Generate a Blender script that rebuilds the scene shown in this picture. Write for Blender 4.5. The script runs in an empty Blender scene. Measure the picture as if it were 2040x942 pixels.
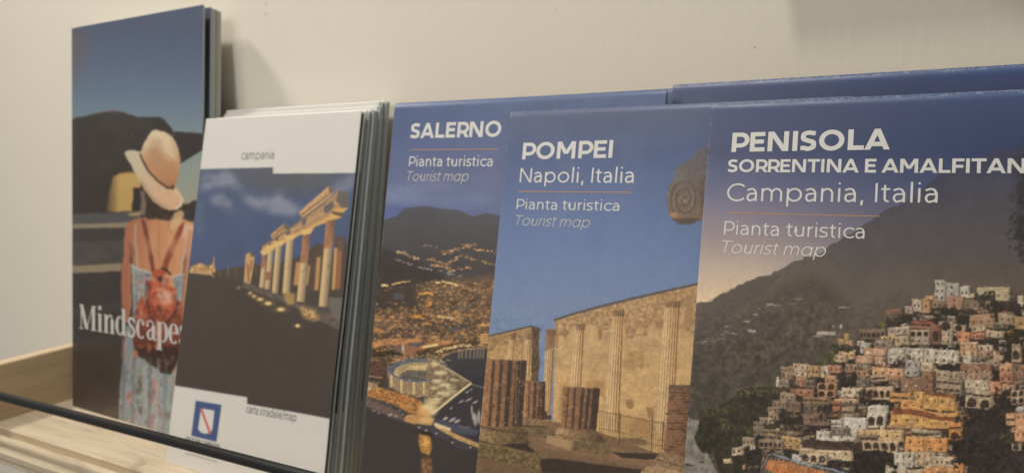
import bpy, bmesh, math
import numpy as np
from mathutils import Matrix, Vector

scene = bpy.context.scene
col = scene.collection
ZS = 1.1773                       # the shelf top stands one metre up; camera heights are measured from it
SHELF = 1.0
WALL_Y = 0.314

# ---------------------------------------------------------------- camera
cam_d = bpy.data.cameras.new('camera')
cam = bpy.data.objects.new('camera', cam_d); col.objects.link(cam)
right = Vector((0.884943, 0.46532595, -0.01864545))
up = Vector((-0.04255833, 0.12067641, 0.99177921))
back = Vector((0.46375066, -0.87687455, 0.12659523))
cam.matrix_world = Matrix(((right.x, up.x, back.x, 0), (right.y, up.y, back.y, 0), (right.z, up.z, back.z, ZS), (0, 0, 0, 1)))
cam_d.sensor_width = 36; cam_d.lens = 1373 / 2040 * 36
cam_d.clip_start = 0.01; cam_d.clip_end = 50
cam_d.dof.use_dof = True; cam_d.dof.focus_distance = 0.238; cam_d.dof.aperture_fstop = 13.0
scene.camera = cam

# ---------------------------------------------------------------- light and exposure
world = bpy.data.worlds.new('World'); scene.world = world; world.use_nodes = True
bg = world.node_tree.nodes['Background']
bg.inputs['Color'].default_value = (1.0, .97, .92, 1); bg.inputs['Strength'].default_value = 0.2
def lamp(name, kind, loc, aim, watts, size, colour, cone=0):
    d = bpy.data.lights.new(name, kind); d.energy = watts; d.color = colour
    if kind == 'AREA': d.shape = 'DISK'; d.size = size
    else: d.shadow_soft_size = size
    if kind == 'SPOT': d.spot_size = math.radians(cone); d.spot_blend = 1.0
    o = bpy.data.objects.new(name, d); o.location = loc; col.objects.link(o)
    o.rotation_euler = (Vector(aim) - Vector(loc)).to_track_quat('-Z', 'Y').to_euler()
lamp('ceiling_spot', 'SPOT', (-.30, -.34, ZS + 1.70), (-.26, .31, ZS + .0), 60.0, .065, (1, .955, .87), 33)
lamp('side_lamp', 'POINT', (-1.28, -.12, ZS + 1.16), (0, 0, 0), 54.0, .10, (1, .94, .85))
lamp('ambient_fill', 'AREA', (-.44, -.48, ZS + .42), (-.18, .31, ZS), 1.95, .5, (1, .955, .88))  # added soft fill, no actual fixture: ambient light that falls off to the right
vs = scene.view_settings
vs.view_transform = 'Standard'; vs.look = 'None'; vs.exposure = 0; vs.gamma = 1

# ---------------------------------------------------------------- helpers
def tag(o, label=None, cat=None, group=None, kind=None):
    if label: o['label'] = label
    if cat: o['category'] = cat
    if group: o['group'] = group
    if kind: o['kind'] = kind
    return o
def empty(name, loc=(0, 0, 0), rot=(0, 0, 0)):
    o = bpy.data.objects.new(name, None); o.empty_display_size = .02
    o.location = loc; o.rotation_euler = rot; col.objects.link(o); return o
def mesh_obj(name, verts, faces, mats, parent=None, mat_idx=None, smooth=False):
    me = bpy.data.meshes.new(name)
    me.from_pydata([tuple(v) for v in verts], [], [tuple(f) for f in faces]); me.update()
    for m in (mats if isinstance(mats, (list, tuple)) else [mats]): me.materials.append(m)
    if mat_idx is not None: me.polygons.foreach_set('material_index', np.asarray(mat_idx, np.int32))
    if smooth: me.polygons.foreach_set('use_smooth', np.ones(len(me.polygons), bool))
    o = bpy.data.objects.new(name, me); col.objects.link(o)
    if parent: o.parent = parent
    return o
def bm_obj(name, bm, mat, parent=None, smooth=False):
    me = bpy.data.meshes.new(name); bmesh.ops.recalc_face_normals(bm, faces=bm.faces); bm.to_mesh(me); bm.free()
    me.materials.append(mat)
    if smooth: me.polygons.foreach_set('use_smooth', np.ones(len(me.polygons), bool))
    o = bpy.data.objects.new(name, me); col.objects.link(o)
    if parent: o.parent = parent
    return o
def bevel_box(lo, hi, r, seg=2):
    bm = bmesh.new(); bmesh.ops.create_cube(bm, size=1)
    for v in bm.verts: v.co = Vector([lo[k] + (hi[k] - lo[k]) * (v.co[k] + .5) for k in range(3)])
    if r: bmesh.ops.bevel(bm, geom=bm.edges[:], offset=r, segments=seg, affect='EDGES', profile=.5)
    return bm
def copy_tree(o, parent=None):
    c = o.copy(); col.objects.link(c); c.parent = parent
    for ch in list(o.children): copy_tree(ch, c)
    return c

class Mat:
    """small node-material builder"""
    def __init__(s, name, rough=.6, spec=.4):
        s.m = bpy.data.materials.new(name); s.m.use_nodes = True; s.t = s.m.node_tree; s.b = s.t.nodes['Principled BSDF']
        s.b.inputs['Roughness'].default_value = rough; s.b.inputs['Specular IOR Level'].default_value = spec
    def n(s, typ, **k):
        x = s.t.nodes.new(typ)
        for a, v in k.items():
            if a in x.inputs: x.inputs[a].default_value = v
            else: setattr(x, a, v)
        return x
    def l(s, a, b): s.t.links.new(a, b)
    def coord(s, scale=(1, 1, 1), rot=(0, 0, 0), loc=(0, 0, 0), src='Object'):
        tc = s.n('ShaderNodeTexCoord'); mp = s.n('ShaderNodeMapping')
        mp.inputs['Scale'].default_value = scale; mp.inputs['Rotation'].default_value = rot; mp.inputs['Location'].default_value = loc
        s.l(tc.outputs[src], mp.inputs['Vector']); return mp.outputs['Vector']
    def noise(s, vec, scale, detail=4, rough=.55, dist=0):
        x = s.n('ShaderNodeTexNoise'); x.inputs['Scale'].default_value = scale; x.inputs['Detail'].default_value = detail
        x.inputs['Roughness'].default_value = rough; x.inputs['Distortion'].default_value = dist; s.l(vec, x.inputs['Vector']); return x.outputs['Fac']
    def ramp(s, fac, stops):
        x = s.n('ShaderNodeValToRGB'); e = x.color_ramp.elements
        e[0].position, e[0].color = stops[0][0], (*stops[0][1], 1); e[1].position, e[1].color = stops[-1][0], (*stops[-1][1], 1)
        for p, c in stops[1:-1]: q = e.new(p); q.color = (*c, 1)
        s.l(fac, x.inputs['Fac']); return x.outputs['Color']
    def mix(s, fac, a, b, mode='MIX'):
        x = s.n('ShaderNodeMix', data_type='RGBA', blend_type=mode)
        for i, v in ((0, fac), (6, a), (7, b)):
            if isinstance(v, (int, float)): x.inputs[i].default_value = v
            elif isinstance(v, tuple): x.inputs[i].default_value = (*v, 1)
            else: s.l(v, x.inputs[i])
        return x.outputs[2]
    def base(s, c):
        if isinstance(c, tuple): s.b.inputs['Base Color'].default_value = (*c, 1)
        else: s.l(c, s.b.inputs['Base Color'])
        return s
    def bump(s, h, strength, dist):
        x = s.n('ShaderNodeBump'); x.inputs['Strength'].default_value = strength; x.inputs['Distance'].default_value = dist
        s.l(h, x.inputs['Height']); s.l(x.outputs['Normal'], s.b.inputs['Normal']); return s
def srgb(c):
    c = np.asarray(c, float) / 255
    return np.where(c <= .04045, c / 12.92, ((c + .055) / 1.055) ** 2.4)

# ---------------------------------------------------------------- materials
def wall_paint():
    m = Mat('wall_paint', .75, .25); v = m.coord()
    c = m.ramp(m.noise(v, 5, 4), [(.3, (.825, .768, .66)), (.7, (.865, .808, .695))])
    fine = m.noise(v, 160, 5, .6)
    brush = m.noise(m.coord((60, 60, 9)), 4, 4, .6)
    h = m.mix(.5, fine, brush)
    # little chips and dents in the paint
    for x, z, r, cc in ((-.3318, .0895, .0007, (.45, .42, .37)), (-.3325, .0836, .0008, (.48, .45, .40)), (-.3305, .0775, .0005, (.55, .51, .45)), (-.330, .072, .0004, (.55, .51, .45)), (-.0478, .0404, .0005, (.48, .45, .40)), (-.14, .066, .0004, (.6, .56, .5)), (-.062, .058, .0004, (.64, .6, .53))):
        d = m.n('ShaderNodeVectorMath', operation='DISTANCE'); m.l(m.coord((1, 1, .6), loc=(0, 0, 0)), d.inputs[0]); d.inputs[1].default_value = (x, 0, (z + ZS - 1.2) * .6)
        k = m.n('ShaderNodeMapRange'); k.inputs['From Min'].default_value = r; k.inputs['From Max'].default_value = r * .4; k.clamp = True
        m.l(d.outputs['Value'], k.inputs['Value']); c = m.mix(k.outputs[0], c, cc)
    return m.base(c).bump(h, .2, .0012).m
def wood(name, axis, c0, c1, c2):
    m = Mat(name, .55, .3)
    sc = [70, 70, 70]; sc[axis] = 5
    v = m.coord(tuple(sc))
    g = m.noise(v, 3.2, 6, .6, 1.2); f = m.noise(m.coord(tuple(9 * q for q in sc)), 3, 3)
    c = m.ramp(g, [(.28, c0), (.5, c1), (.74, c2)])
    c = m.mix(m.ramp(f, [(.35, (0, 0, 0)), (.75, (.28, .28, .28))]), c, tuple(q * .72 for q in c0))
    kn = m.noise(m.coord(tuple([13 if k == axis else 60 for k in range(3)])), 1.7, 2, .4, .6)
    c = m.mix(m.ramp(kn, [(.62, (0, 0, 0)), (.74, (.75, .75, .75))]), c, tuple(q * .55 for q in c0))
    return m.base(c).bump(g, .12, .0006).m
def paper(name, c, rough=.6):
    m = Mat(name, rough, .3); v = m.coord()
    return m.base(m.mix(m.ramp(m.noise(v, 90, 3), [(.3, (0, 0, 0)), (.7, (1, 1, 1))]), c, tuple(q * .93 for q in c))).m
def printed():
    m = Mat('printed_paper', .42, .42)
    a = m.n('ShaderNodeVertexColor'); a.layer_name = 'ink'
    v = m.coord(); h = m.noise(v, 1500, 2)
    m.base(a.outputs['Color']); m.bump(h, .06, .0003)
    r = m.ramp(m.noise(v, 60, 3), [(.3, (.34, .34, .34)), (.7, (.46, .46, .46))]); m.l(r, m.b.inputs['Roughness'])
    return m.m
def fold_edges():                  # stacked folded paper: pale edges, dark slits, flecks of the map print
    m = Mat('folded_paper_edges', .65, .25); v = m.coord((1, 1, 1))
    fl = m.noise(m.coord((500, 500, 130)), 1.6, 2)
    st = m.noise(m.coord((2600, 2600, 3)), 1, 3)
    c = m.ramp(st, [(.3, (.32, .36, .38)), (.5, (.52, .57, .59)), (.7, (.66, .70, .71))])
    c = m.mix(m.ramp(fl, [(.68, (0, 0, 0)), (.76, (.8, .8, .8))]), c, (.16, .17, .14))
    return m.base(c).m
def page_edges(name, a, b):
    m = Mat(name, .6, .25)
    st = m.noise(m.coord((300, 1500, 2)), 1.2, 3)
    return m.base(m.ramp(st, [(.35, a), (.65, b)])).m
def plain(name, c, rough, spec=.4, metal=0):
    m = Mat(name, rough, spec); m.b.inputs['Metallic'].default_value = metal
    k = m.noise(m.coord(), 300, 3); m.bump(k, .06, .0004)
    return m.base(m.mix(m.ramp(k, [(.3, (0, 0, 0)), (.7, (1, 1, 1))]), c, tuple(q * .85 for q in c))).m
M = dict(wall=wall_paint(), board=wood('pale_wood', 0, (.49, .39, .265), (.62, .515, .375), (.69, .585, .44)),
         panel=wood('tan_wood', 1, (.52, .40, .25), (.64, .50, .33), (.70, .57, .40)),
         paper=paper('white_paper', (.78, .76, .72)), print=printed(), edge=fold_edges(), olive=paper('map_inside', (.075, .075, .045)),
         pages=page_edges('page_edges', (.38, .38, .35), (.62, .61, .57)), grey_edge=page_edges('card_edges', (.22, .19, .16), (.42, .38, .33)), rail=plain('black_paint', (.014, .0145, .015), .45, .3),
         ink_white=paper('white_ink', (.76, .745, .71), .5), ink_soft=paper('pale_ink', (.62, .60, .58), .5), ink_thin=paper('grey_white_ink', (.52, .51, .51), .5), ink_orange=paper('orange_ink', (.50, .30, .17), .5), ink_grey=paper('grey_ink', (.25, .25, .25), .5),
         ink_dark=paper('dark_ink', (.13, .13, .13), .5), ink_pale_grey=paper('light_grey_ink', (.36, .36, .355), .5))

# ---------------------------------------------------------------- wall and shelf
wv = [(-2.2, 0, -1.2), (1.6, 0, -1.2), (1.6, 0, 1.2), (-2.2, 0, 1.2), (-2.2, .1, -1.2), (1.6, .1, -1.2), (1.6, .1, 1.2), (-2.2, .1, 1.2)]
wall = mesh_obj('wall', wv, [(0, 1, 2, 3), (5, 4, 7, 6), (4, 5, 1, 0), (3, 2, 6, 7), (4, 0, 3, 7), (1, 5, 6, 2)], M['wall'])
wall.location = (0, WALL_Y, 1.2); tag(wall, kind='structure')

X0, X1 = -.5200, .190
shelf = tag(empty('brochure_shelf', (0, 0, SHELF)), 'pale wooden brochure tray on the white wall with a thin black rail', 'shelf')
prof = [(.3115, -.0085), (.3115, 0), (.2292, 0), (.2285, -.0005), (.2285, -.0052), (.2222, -.0052), (.2222, -.0005), (.2215, 0), (.2090, 0), (.2080, -.0010), (.2080, -.0046), (.2090, -.0050), (.2092, -.0062), (.2084, -.0068), (.2084, -.0082), (.2092, -.0090)]
v = [(X0, y, z) for y, z in prof] + [(X1, y, z) for y, z in prof]; k = len(prof)
mesh_obj('base_board', v, [(i, (i + 1) % k, k + (i + 1) % k, k + i) for i in range(k)] + [tuple(range(k))[::-1], tuple(range(k, 2 * k))], M['board'], shelf)
for xa, xb in ((X0 - .011, X0 - .0002), (X1 + .0002, X1 + .011)):
    bm_obj('end_panel', bevel_box((xa, .1975, -.0095), (xb, .3128, .0389), .0012, 2), M['panel'], shelf)
bm_obj('back_board', bevel_box((X0 + .0002, .3025, .0003), (X1 - .0002, .3127, .0389), .0010, 2), M['board'], shelf)
bm = bmesh.new(); a, b = Vector((X0 - .006, .203, .0388)), Vector((X1 + .006, .203, .0451))
mt = Matrix.Translation((a + b) / 2) @ (b - a).to_track_quat('Z', 'Y').to_matrix().to_4x4()
bmesh.ops.create_cone(bm, cap_ends=True, segments=40, radius1=.0025, radius2=.0025, depth=(b - a).length, matrix=mt)
rail = bm_obj('front_rail', bm, M['rail'], shelf, True)
for xa, zc in ((X0 - .0115, .0388), (X1 + .0005, .0451)):
    bm_obj('rail_bracket', bevel_box((xa, .1968, .0300), (xa + .011, .2092, zc + .0045), .001, 2), M['rail'], rail)

ledge = tag(empty('wall_ledge', (0, 0, ZS + .120)), 'narrow pale wooden ledge fixed to the wall above the brochures', 'ledge')
bm_obj('ledge_board', bevel_box((-.045, WALL_Y - .032, 0), (.60, WALL_Y - .0005, .016), .001, 2), M['board'], ledge)

# ---------------------------------------------------------------- printed pictures
# The covers are printed sheets. Each picture is drawn by code on a small numpy sheet
# and becomes the colour of the ink on the cover mesh (a colour attribute).
class Sheet:
    def __init__(s, x0, y0, x1, y1, col=(200, 200, 200), S=2):
        s.x0, s.y0, s.S = x0, y0, S
        s.W, s.H = int((x1 - x0) * S), int((y1 - y0) * S)
        s.a = np.empty((s.H, s.W, 3), np.float32); s.a[:] = col
        s.rs = np.random.RandomState(7)
    def win(s, x0, y0, x1, y1):
        i0 = max(0, int((y0 - s.y0) * s.S)); i1 = min(s.H, int((y1 - s.y0) * s.S) + 2)
        j0 = max(0, int((x0 - s.x0) * s.S)); j1 = min(s.W, int((x1 - s.x0) * s.S) + 2)
        if i1 <= i0 or j1 <= j0: return None
        ys = (np.arange(i0, i1) + .5) / s.S + s.y0; xs = (np.arange(j0, j1) + .5) / s.S + s.x0
        return slice(i0, i1), slice(j0, j1), xs[None, :], ys[:, None]
    def put(s, w, m, col, al=1.0):
        sub = s.a[w[0], w[1]]
        c = np.asarray(col, np.float32)
        m = (np.clip(m, 0, 1) * al)[..., None]
        sub += (c - sub) * m
    def mask(s, pts, blur=0.0):
        p = np.asarray(pts, float); b = blur * 2.2
        w = s.win(p[:, 0].min() - b, p[:, 1].min() - b, p[:, 0].max() + b, p[:, 1].max() + b)
        if w is None: return None, None
        X, Y = w[2], w[3]
        m = np.zeros((Y.shape[0], X.shape[1]), bool)
        for (xa, ya), (xb, yb) in zip(p, np.roll(p, -1, 0)):
            if ya == yb: continue
            c = ((ya > Y) != (yb > Y))
            m ^= c & (X < (xb - xa) * (Y - ya) / (yb - ya) + xa)
        m = m.astype(np.float32)
        if blur > 0: m = soften(m, blur * s.S)
        return w, m
    def poly(s, pts, col, al=1.0, blur=0.0, tex=None, tamp=0.0):
        w, m = s.mask(pts, blur)
        if w is None: return
        if callable(col): col = col(w[2], w[3])
        if tex is not None: col = np.asarray(col, np.float32) * (1 + tamp * tex[w[0], w[1]])[..., None]
        s.put(w, m, col, al)
    def box(s, x0, y0, x1, y1, col, al=1.0, **k):
        s.poly([(x0, y0), (x1, y0), (x1, y1), (x0, y1)], col, al, **k)
    def ell(s, cx, cy, rx, ry, col, al=1.0, soft=.25, rot=0.0):
        r = max(rx, ry) * (1 + soft) + 2
        w = s.win(cx - r, cy - r, cx + r, cy + r)
        if w is None: return
        X, Y = w[2] - cx, w[3] - cy
        c, sn = math.cos(rot), math.sin(rot)
        d = np.sqrt(((X * c + Y * sn) / rx) ** 2 + ((Y * c - X * sn) / ry) ** 2)
        m = np.clip((1 + soft / 2 - d) / max(soft, .02), 0, 1)
        s.put(w, m * m * (3 - 2 * m), col, al)
    def line(s, pts, wd, col, al=1.0, soft=.7):
        p = np.asarray(pts, float); r = wd / 2 + soft + 1
        w = s.win(p[:, 0].min() - r, p[:, 1].min() - r, p[:, 0].max() + r, p[:, 1].max() + r)
        if w is None: return
        d = np.full((w[3].shape[0], w[2].shape[1]), 1e9, np.float32)
        for (xa, ya), (xb, yb) in zip(p[:-1], p[1:]):
            dx, dy = xb - xa, yb - ya; L = dx * dx + dy * dy + 1e-9
            t = np.clip(((w[2] - xa) * dx + (w[3] - ya) * dy) / L, 0, 1)
            d = np.minimum(d, np.hypot(w[2] - xa - t * dx, w[3] - ya - t * dy))
        s.put(w, (wd / 2 + soft / 2 - d) / soft, col, al)
    def vgrad(s, stops):
        ys = (np.arange(s.H) + .5) / s.S + s.y0
        yy = [q[0] for q in stops]
        for k in range(3):
            s.a[:, :, k] = np.interp(ys, yy, [q[1][k] for q in stops])[:, None]
    def noise(s, cell, seed=0, oct=4, ax=1.0):
        return fbm(s.H, s.W, cell * s.S, seed, oct, ax)
    def grain(s, amp, cell=1.5, seed=3):
        s.a *= (1 + amp * s.noise(cell, seed, 2))[..., None]
    def done(s):
        a = s.a.reshape(s.H // s.S, s.S, s.W // s.S, s.S, 3).mean((1, 3))
        return np.clip(a, 0, 255)
def soften(m, r):
    k = max(1, int(round(r * .6))); n = 2 * k + 1
    for ax in (0, 1):
        for _ in range(3):
            p = [(0, 0)] * 2; p[ax] = (k + 1, k)
            c = np.cumsum(np.pad(m, p, mode='edge'), axis=ax)
            m = (np.take(c, range(n, c.shape[ax]), ax) - np.take(c, range(0, c.shape[ax] - n), ax)) / n
    return m
def fbm(H, W, cell, seed, oct=4, ax=1.0):
    r = np.random.RandomState(seed); out = np.zeros((H, W), np.float32); amp = 1.0; tot = 0
    for o in range(oct):
        cy = max(cell, 1.0); cx = max(cell * ax, 1.0)
        g = r.rand(int(H / cy) + 3, int(W / cx) + 3).astype(np.float32)
        y = np.arange(H) / cy; x = np.arange(W) / cx
        iy, ix = y.astype(int), x.astype(int); fy, fx = y - iy, x - ix
        fy = (fy * fy * (3 - 2 * fy))[:, None]; fx = (fx * fx * (3 - 2 * fx))[None, :]
        a = g[iy][:, ix]; b = g[iy][:, ix + 1]; c = g[iy + 1][:, ix]; d = g[iy + 1][:, ix + 1]
        out += amp * ((a * (1 - fx) + b * fx) * (1 - fy) + (c * (1 - fx) + d * fx) * fy - .5)
        tot += amp; amp *= .55; cell *= .5
    return out * (2 / tot) * 1.6
def lerp(a, b, t):
    a = np.asarray(a, float); b = np.asarray(b, float)
    return a + (b - a) * t

def ramp2(p0, c0, p1, c1):
    """colour running from c0 at point p0 to c1 at point p1"""
    def f(X, Y):
        dx, dy = p1[0] - p0[0], p1[1] - p0[1]
        t = np.clip(((X - p0[0]) * dx + (Y - p0[1]) * dy) / (dx * dx + dy * dy), 0, 1)[..., None]
        return np.asarray(c0, np.float32) * (1 - t) + np.asarray(c1, np.float32) * t
    return f

def art_walker():                       # woman in a straw hat before a dark building
    s = Sheet(110, -10, 460, 930)
    s.vgrad([(0, (82, 92, 114)), (60, (84, 94, 116)), (130, (94, 107, 131)), (200, (108, 125, 145)), (260, (126, 142, 150)),
             (330, (146, 155, 150)), (400, (158, 158, 140)), (930, (158, 158, 140))])
    s.ell(132, 90, 40, 34, (112, 98, 92), .55, 1.6)
    s.ell(135, 130, 30, 40, (110, 104, 104), .4, 1.6)
    n = s.noise(26, 4, 4)
    dk = (66, 61, 56)
    s.poly([(100, 246), (141, 237), (170, 231), (205, 223), (228, 220.5), (248, 224), (262, 230), (275, 234), (300, 233), (316, 233),
            (328, 238), (338, 250), (347, 263), (372, 264), (412, 266), (412, 294), (360, 325), (340, 340), (340, 430), (100, 430)],
           ramp2((200, 225), (66, 62, 60), (200, 420), (62, 54, 48)), tex=n, tamp=.07, blur=.6)
    s.line([(200, 225.5), (214, 222.5), (232, 221.5)], 1.8, (140, 108, 90), .8)
    s.line([(335, 268), (350, 268.5)], 1.5, (150, 110, 90), .8)
    for x, y in ((243, 271), (251, 277), (256, 274), (263, 267), (270, 275), (238, 282), (247, 266), (266, 271)):
        s.ell(x, y, 2.2, 1.4, (120, 88, 66), .7, 1)
    s.poly([(347, 263), (412, 266), (412, 294), (360, 325)], (60, 56, 52), .8, blur=.5)
    s.poly([(352, 407), (376, 405), (386, 398), (395, 399), (412, 396), (412, 450), (352, 445)], (66, 58, 50), blur=1)
    # ground and its bands
    s.poly([(100, 424), (460, 417), (460, 930), (100, 930)], ramp2((0, 540), (62, 58, 55), (0, 800), (64, 55, 52)), tex=n, tamp=.05)
    s.poly([(100, 427), (300, 422), (300, 442), (100, 448)], (86, 84, 86), blur=1.5)
    s.poly([(100, 448), (250, 443), (420, 440), (420, 449), (250, 453), (100, 457)], (146, 132, 110), blur=1)
    s.poly([(100, 457), (252, 453), (252, 478), (100, 482)], (70, 64, 60), blur=1.5)
    s.poly([(100, 482), (252, 478), (252, 524), (100, 527)], (84, 78, 75), .9, blur=2, tex=n, tamp=.08)
    s.poly([(100, 530), (180, 527), (250, 524), (250, 539), (180, 542), (100, 546)], (146, 131, 108), blur=1)
    s.poly([(212, 812), (240, 806), (240, 830), (200, 826)], (86, 72, 62), .8, blur=3)
    s.poly([(140, 615), (245, 600), (245, 618), (140, 632)], (72, 66, 63), .8, blur=4)
    # lit yellow wall with its door
    s.poly([(226, 352), (240, 345), (262, 343.5), (282, 347), (284, 420), (212, 422), (218, 385)],
           ramp2((214, 385), (92, 78, 60), (238, 385), (190, 155, 96)), blur=1.3)
    s.poly([(242, 348), (278, 346), (276, 374), (240, 376)], (196, 164, 104), .5, blur=4)
    s.poly([(267, 374), (292, 374), (292, 420), (264, 420)], (56, 49, 46), blur=.8)
    s.poly([(256, 424), (296, 420), (296, 429), (258, 429)], (190, 164, 122), .8, blur=1.5)
    s.line([(350, 444), (372, 438)], 3, (190, 150, 110), .8)
    # hair under the hat
    s.poly([(281, 360), (300, 392), (345, 415), (362, 412), (360, 432), (300, 440), (280, 430), (284, 400)], (58, 48, 42), blur=1)
    s.poly([(280, 378), (289, 380), (294, 410), (289, 430), (279, 425), (284, 405)], (146, 122, 114), .8, blur=1.4)
    # back, shoulders and arms
    s.poly([(247, 478), (251, 452), (258, 441), (272, 436), (292, 432), (345, 428), (372, 438), (386, 448), (392, 460), (389, 500),
            (372, 560), (345, 575), (300, 560), (262, 545), (256, 510)],
           ramp2((252, 470), (170, 112, 84), (345, 500), (208, 150, 108)), blur=.8)
    s.poly([(300, 434), (340, 434), (336, 520), (318, 545), (304, 510)], (206, 148, 106), .6, blur=6)
    s.poly([(256, 476), (268, 500), (266, 530), (258, 520)], (120, 78, 60), .6, blur=2.5)
    s.poly([(350, 440), (386, 448), (391, 462), (386, 490), (364, 470)], (226, 182, 142), .85, blur=4)
    s.poly([(252, 470), (247, 510), (242, 545), (242, 600), (247, 640), (257, 644), (263, 600), (262, 545), (260, 505)],
           ramp2((242, 560), (150, 92, 70), (262, 560), (176, 118, 88)), blur=.9)
    s.poly([(259, 502), (265, 520), (266, 640), (260, 640), (264, 590), (262, 545)], (70, 58, 56), .9, blur=1)
    s.poly([(376, 456), (392, 462), (389, 515), (382, 575), (374, 625), (366, 665), (356, 655), (361, 600), (367, 545), (371, 505)],
           ramp2((360, 560), (170, 112, 84), (384, 560), (216, 162, 124)), blur=.9)
    s.poly([(368, 500), (372, 520), (363, 600), (359, 640), (356, 600), (362, 545)], (120, 84, 70), .55, blur=1.2)
    s.poly([(282, 366), (300, 392), (345, 414), (362, 412), (361, 428), (352, 436), (338, 440), (318, 436), (300, 438), (288, 430), (281, 418), (279, 398)], (62, 52, 46), .95, blur=2)
    rw = np.random.RandomState(2)
    for _ in range(46):
        x = rw.uniform(284, 360); y = rw.uniform(392, 430); s.line([(x, y), (x + rw.uniform(-3, 3), y + rw.uniform(8, 18))], 1.1, [(98, 78, 64), (44, 37, 34), (140, 112, 88)][rw.randint(3)], .5, 1.2)
    s.poly([(280, 378), (288, 380), (293, 408), (289, 430), (279, 424), (284, 402)], (150, 126, 118), .7, blur=1.8)
    # hat
    s.poly([(249, 308), (250, 302), (258, 298.5), (270, 299), (281, 303), (290, 320), (320, 362), (350, 372), (360, 382), (366, 398),
            (363, 411), (352, 418.5), (338, 418.5), (322, 412), (306, 400), (290, 380), (276, 356), (262, 330)],
           ramp2((258, 305), (200, 190, 164), (330, 400), (216, 176, 142)), blur=.7)
    s.line([(348, 380), (358, 388), (362, 400), (359, 411), (350, 416)], 4, (228, 208, 174), .8, 3)
    s.poly([(279, 350), (300, 383), (322, 405), (345, 416), (320, 410), (298, 392), (284, 368)], (170, 134, 106), .5, blur=1.5)
    s.poly([(281, 300), (288, 285), (297, 270), (304, 261), (314, 259), (330, 263), (342, 272), (350, 283), (357, 299), (360, 317),
            (358, 336), (354, 352), (350, 368), (346, 376), (334, 373), (318, 362), (300, 343), (286, 325), (280, 310)],
           ramp2((318, 262), (222, 202, 170), (336, 368), (180, 126, 88)), blur=.7)
    s.poly([(297, 300), (318, 290), (330, 315), (352, 330), (350, 366), (330, 366), (300, 338), (288, 318)], (186, 134, 94), .55, blur=6)
    s.poly([(305, 264), (320, 262), (338, 280), (346, 300), (350, 320), (330, 310), (316, 284)], (226, 204, 170), .6, blur=5)
    s.line([(318, 275), (326, 302), (346, 322)], 3, (176, 138, 104), .35, 4)
    s.line([(280, 308), (286, 323), (298, 341), (316, 361), (333, 373), (346, 376.5)], 4.2, (76, 56, 48), .95, 1.4)
    s.ell(345, 372, 4, 4, (96, 62, 46), .8, .8)
    sw = s.noise(2.2, 95, 2); w, m = s.mask([(249, 306), (258, 298), (281, 300), (297, 270), (314, 259), (342, 272), (360, 317), (350, 370), (366, 398), (352, 418), (322, 412), (290, 380), (262, 330)], 1)
    s.a[w[0], w[1]] *= (1 + .03 * sw[w[0], w[1]] * m)[..., None]
    s.poly([(296, 300), (308, 276), (322, 276), (318, 300), (322, 330), (306, 330)], (172, 138, 106), .35, blur=7)
    # hair at the neck
    s.poly([(348, 424), (360, 418), (368, 424), (364, 436), (352, 452), (343, 462), (338, 452), (344, 436)], (214, 178, 136), .85, blur=1.6)
    s.line([(342, 432), (338, 450), (344, 466)], 2, (170, 124, 90), .7, 2)
    # dress, upper
    dr = (152, 164, 162)
    s.poly([(262, 527), (275, 533), (290, 537), (304, 545), (300, 575), (288, 612), (276, 640), (266, 640), (265, 570)], dr, blur=.8)
    s.ell(270, 556, 4, 12, (168, 160, 116), .7, .9); s.ell(289, 560, 7, 9, (176, 120, 124), .7, .9); s.ell(272, 590, 4, 10, (120, 132, 140), .7, .9)
    s.ell(281, 585, 4, 8, (186, 176, 164), .7, .9); s.ell(296, 548, 5, 5, (96, 90, 92), .6, .9)
    s.line([(262, 528), (275, 534), (290, 538), (304, 546)], 3.2, (200, 194, 182), .9, 1.5)
    s.poly([(344, 553), (364, 545), (366, 560), (362, 600), (356, 640), (350, 640), (352, 590)], (146, 158, 160), blur=.8)
    s.ell(354, 562, 5, 6, (110, 112, 116), .6, .9)
    s.line([(345, 552), (356, 547), (366, 548)], 3, (202, 190, 176), .9, 1.5)
    s.line([(272, 446), (270.5, 480), (273, 510), (276, 532)], 3, (186, 176, 168), .85, 1.5)
    s.line([(374, 448), (370, 490), (363, 525), (359, 548)], 3, (190, 184, 176), .85, 1.5)
    # straps
    s.poly([(282, 436), (290, 436), (298, 475), (307, 520), (312, 545), (303, 545), (297, 510), (289, 470)], (128, 70, 58), blur=.9)
    s.line([(290, 440), (299, 485), (306, 520)], 1.6, (74, 48, 44), .8, 1.2)
    s.poly([(358, 448), (370, 440), (364, 460), (352, 488), (340, 520), (332, 545), (321, 540), (330, 508), (345, 476)], (148, 80, 64), blur=.9)
    s.line([(346, 474), (330, 508), (321, 536)], 1.6, (196, 120, 92), .7, 1.4)
    # dress skirt
    s.poly([(253, 648), (245, 715), (238, 785), (233, 930), (270, 930), (345, 930), (352, 780), (364, 690), (360, 660), (270, 650)],
           ramp2((240, 740), (132, 144, 148), (300, 760), (150, 164, 164)), blur=.7)
    for x0, x1, c, al in ((247, 243, (92, 98, 106), .6), (268, 263, (104, 112, 120), .7), (285, 281, (112, 120, 126), .5), (300, 296, (98, 104, 110), .6),
                          (318, 312, (170, 180, 176), .6), (333, 326, (120, 132, 138), .5), (276, 272, (176, 184, 180), .5)):
        s.line([(x0, 700), (x1, 860)], 4, c, al, 4)
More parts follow.
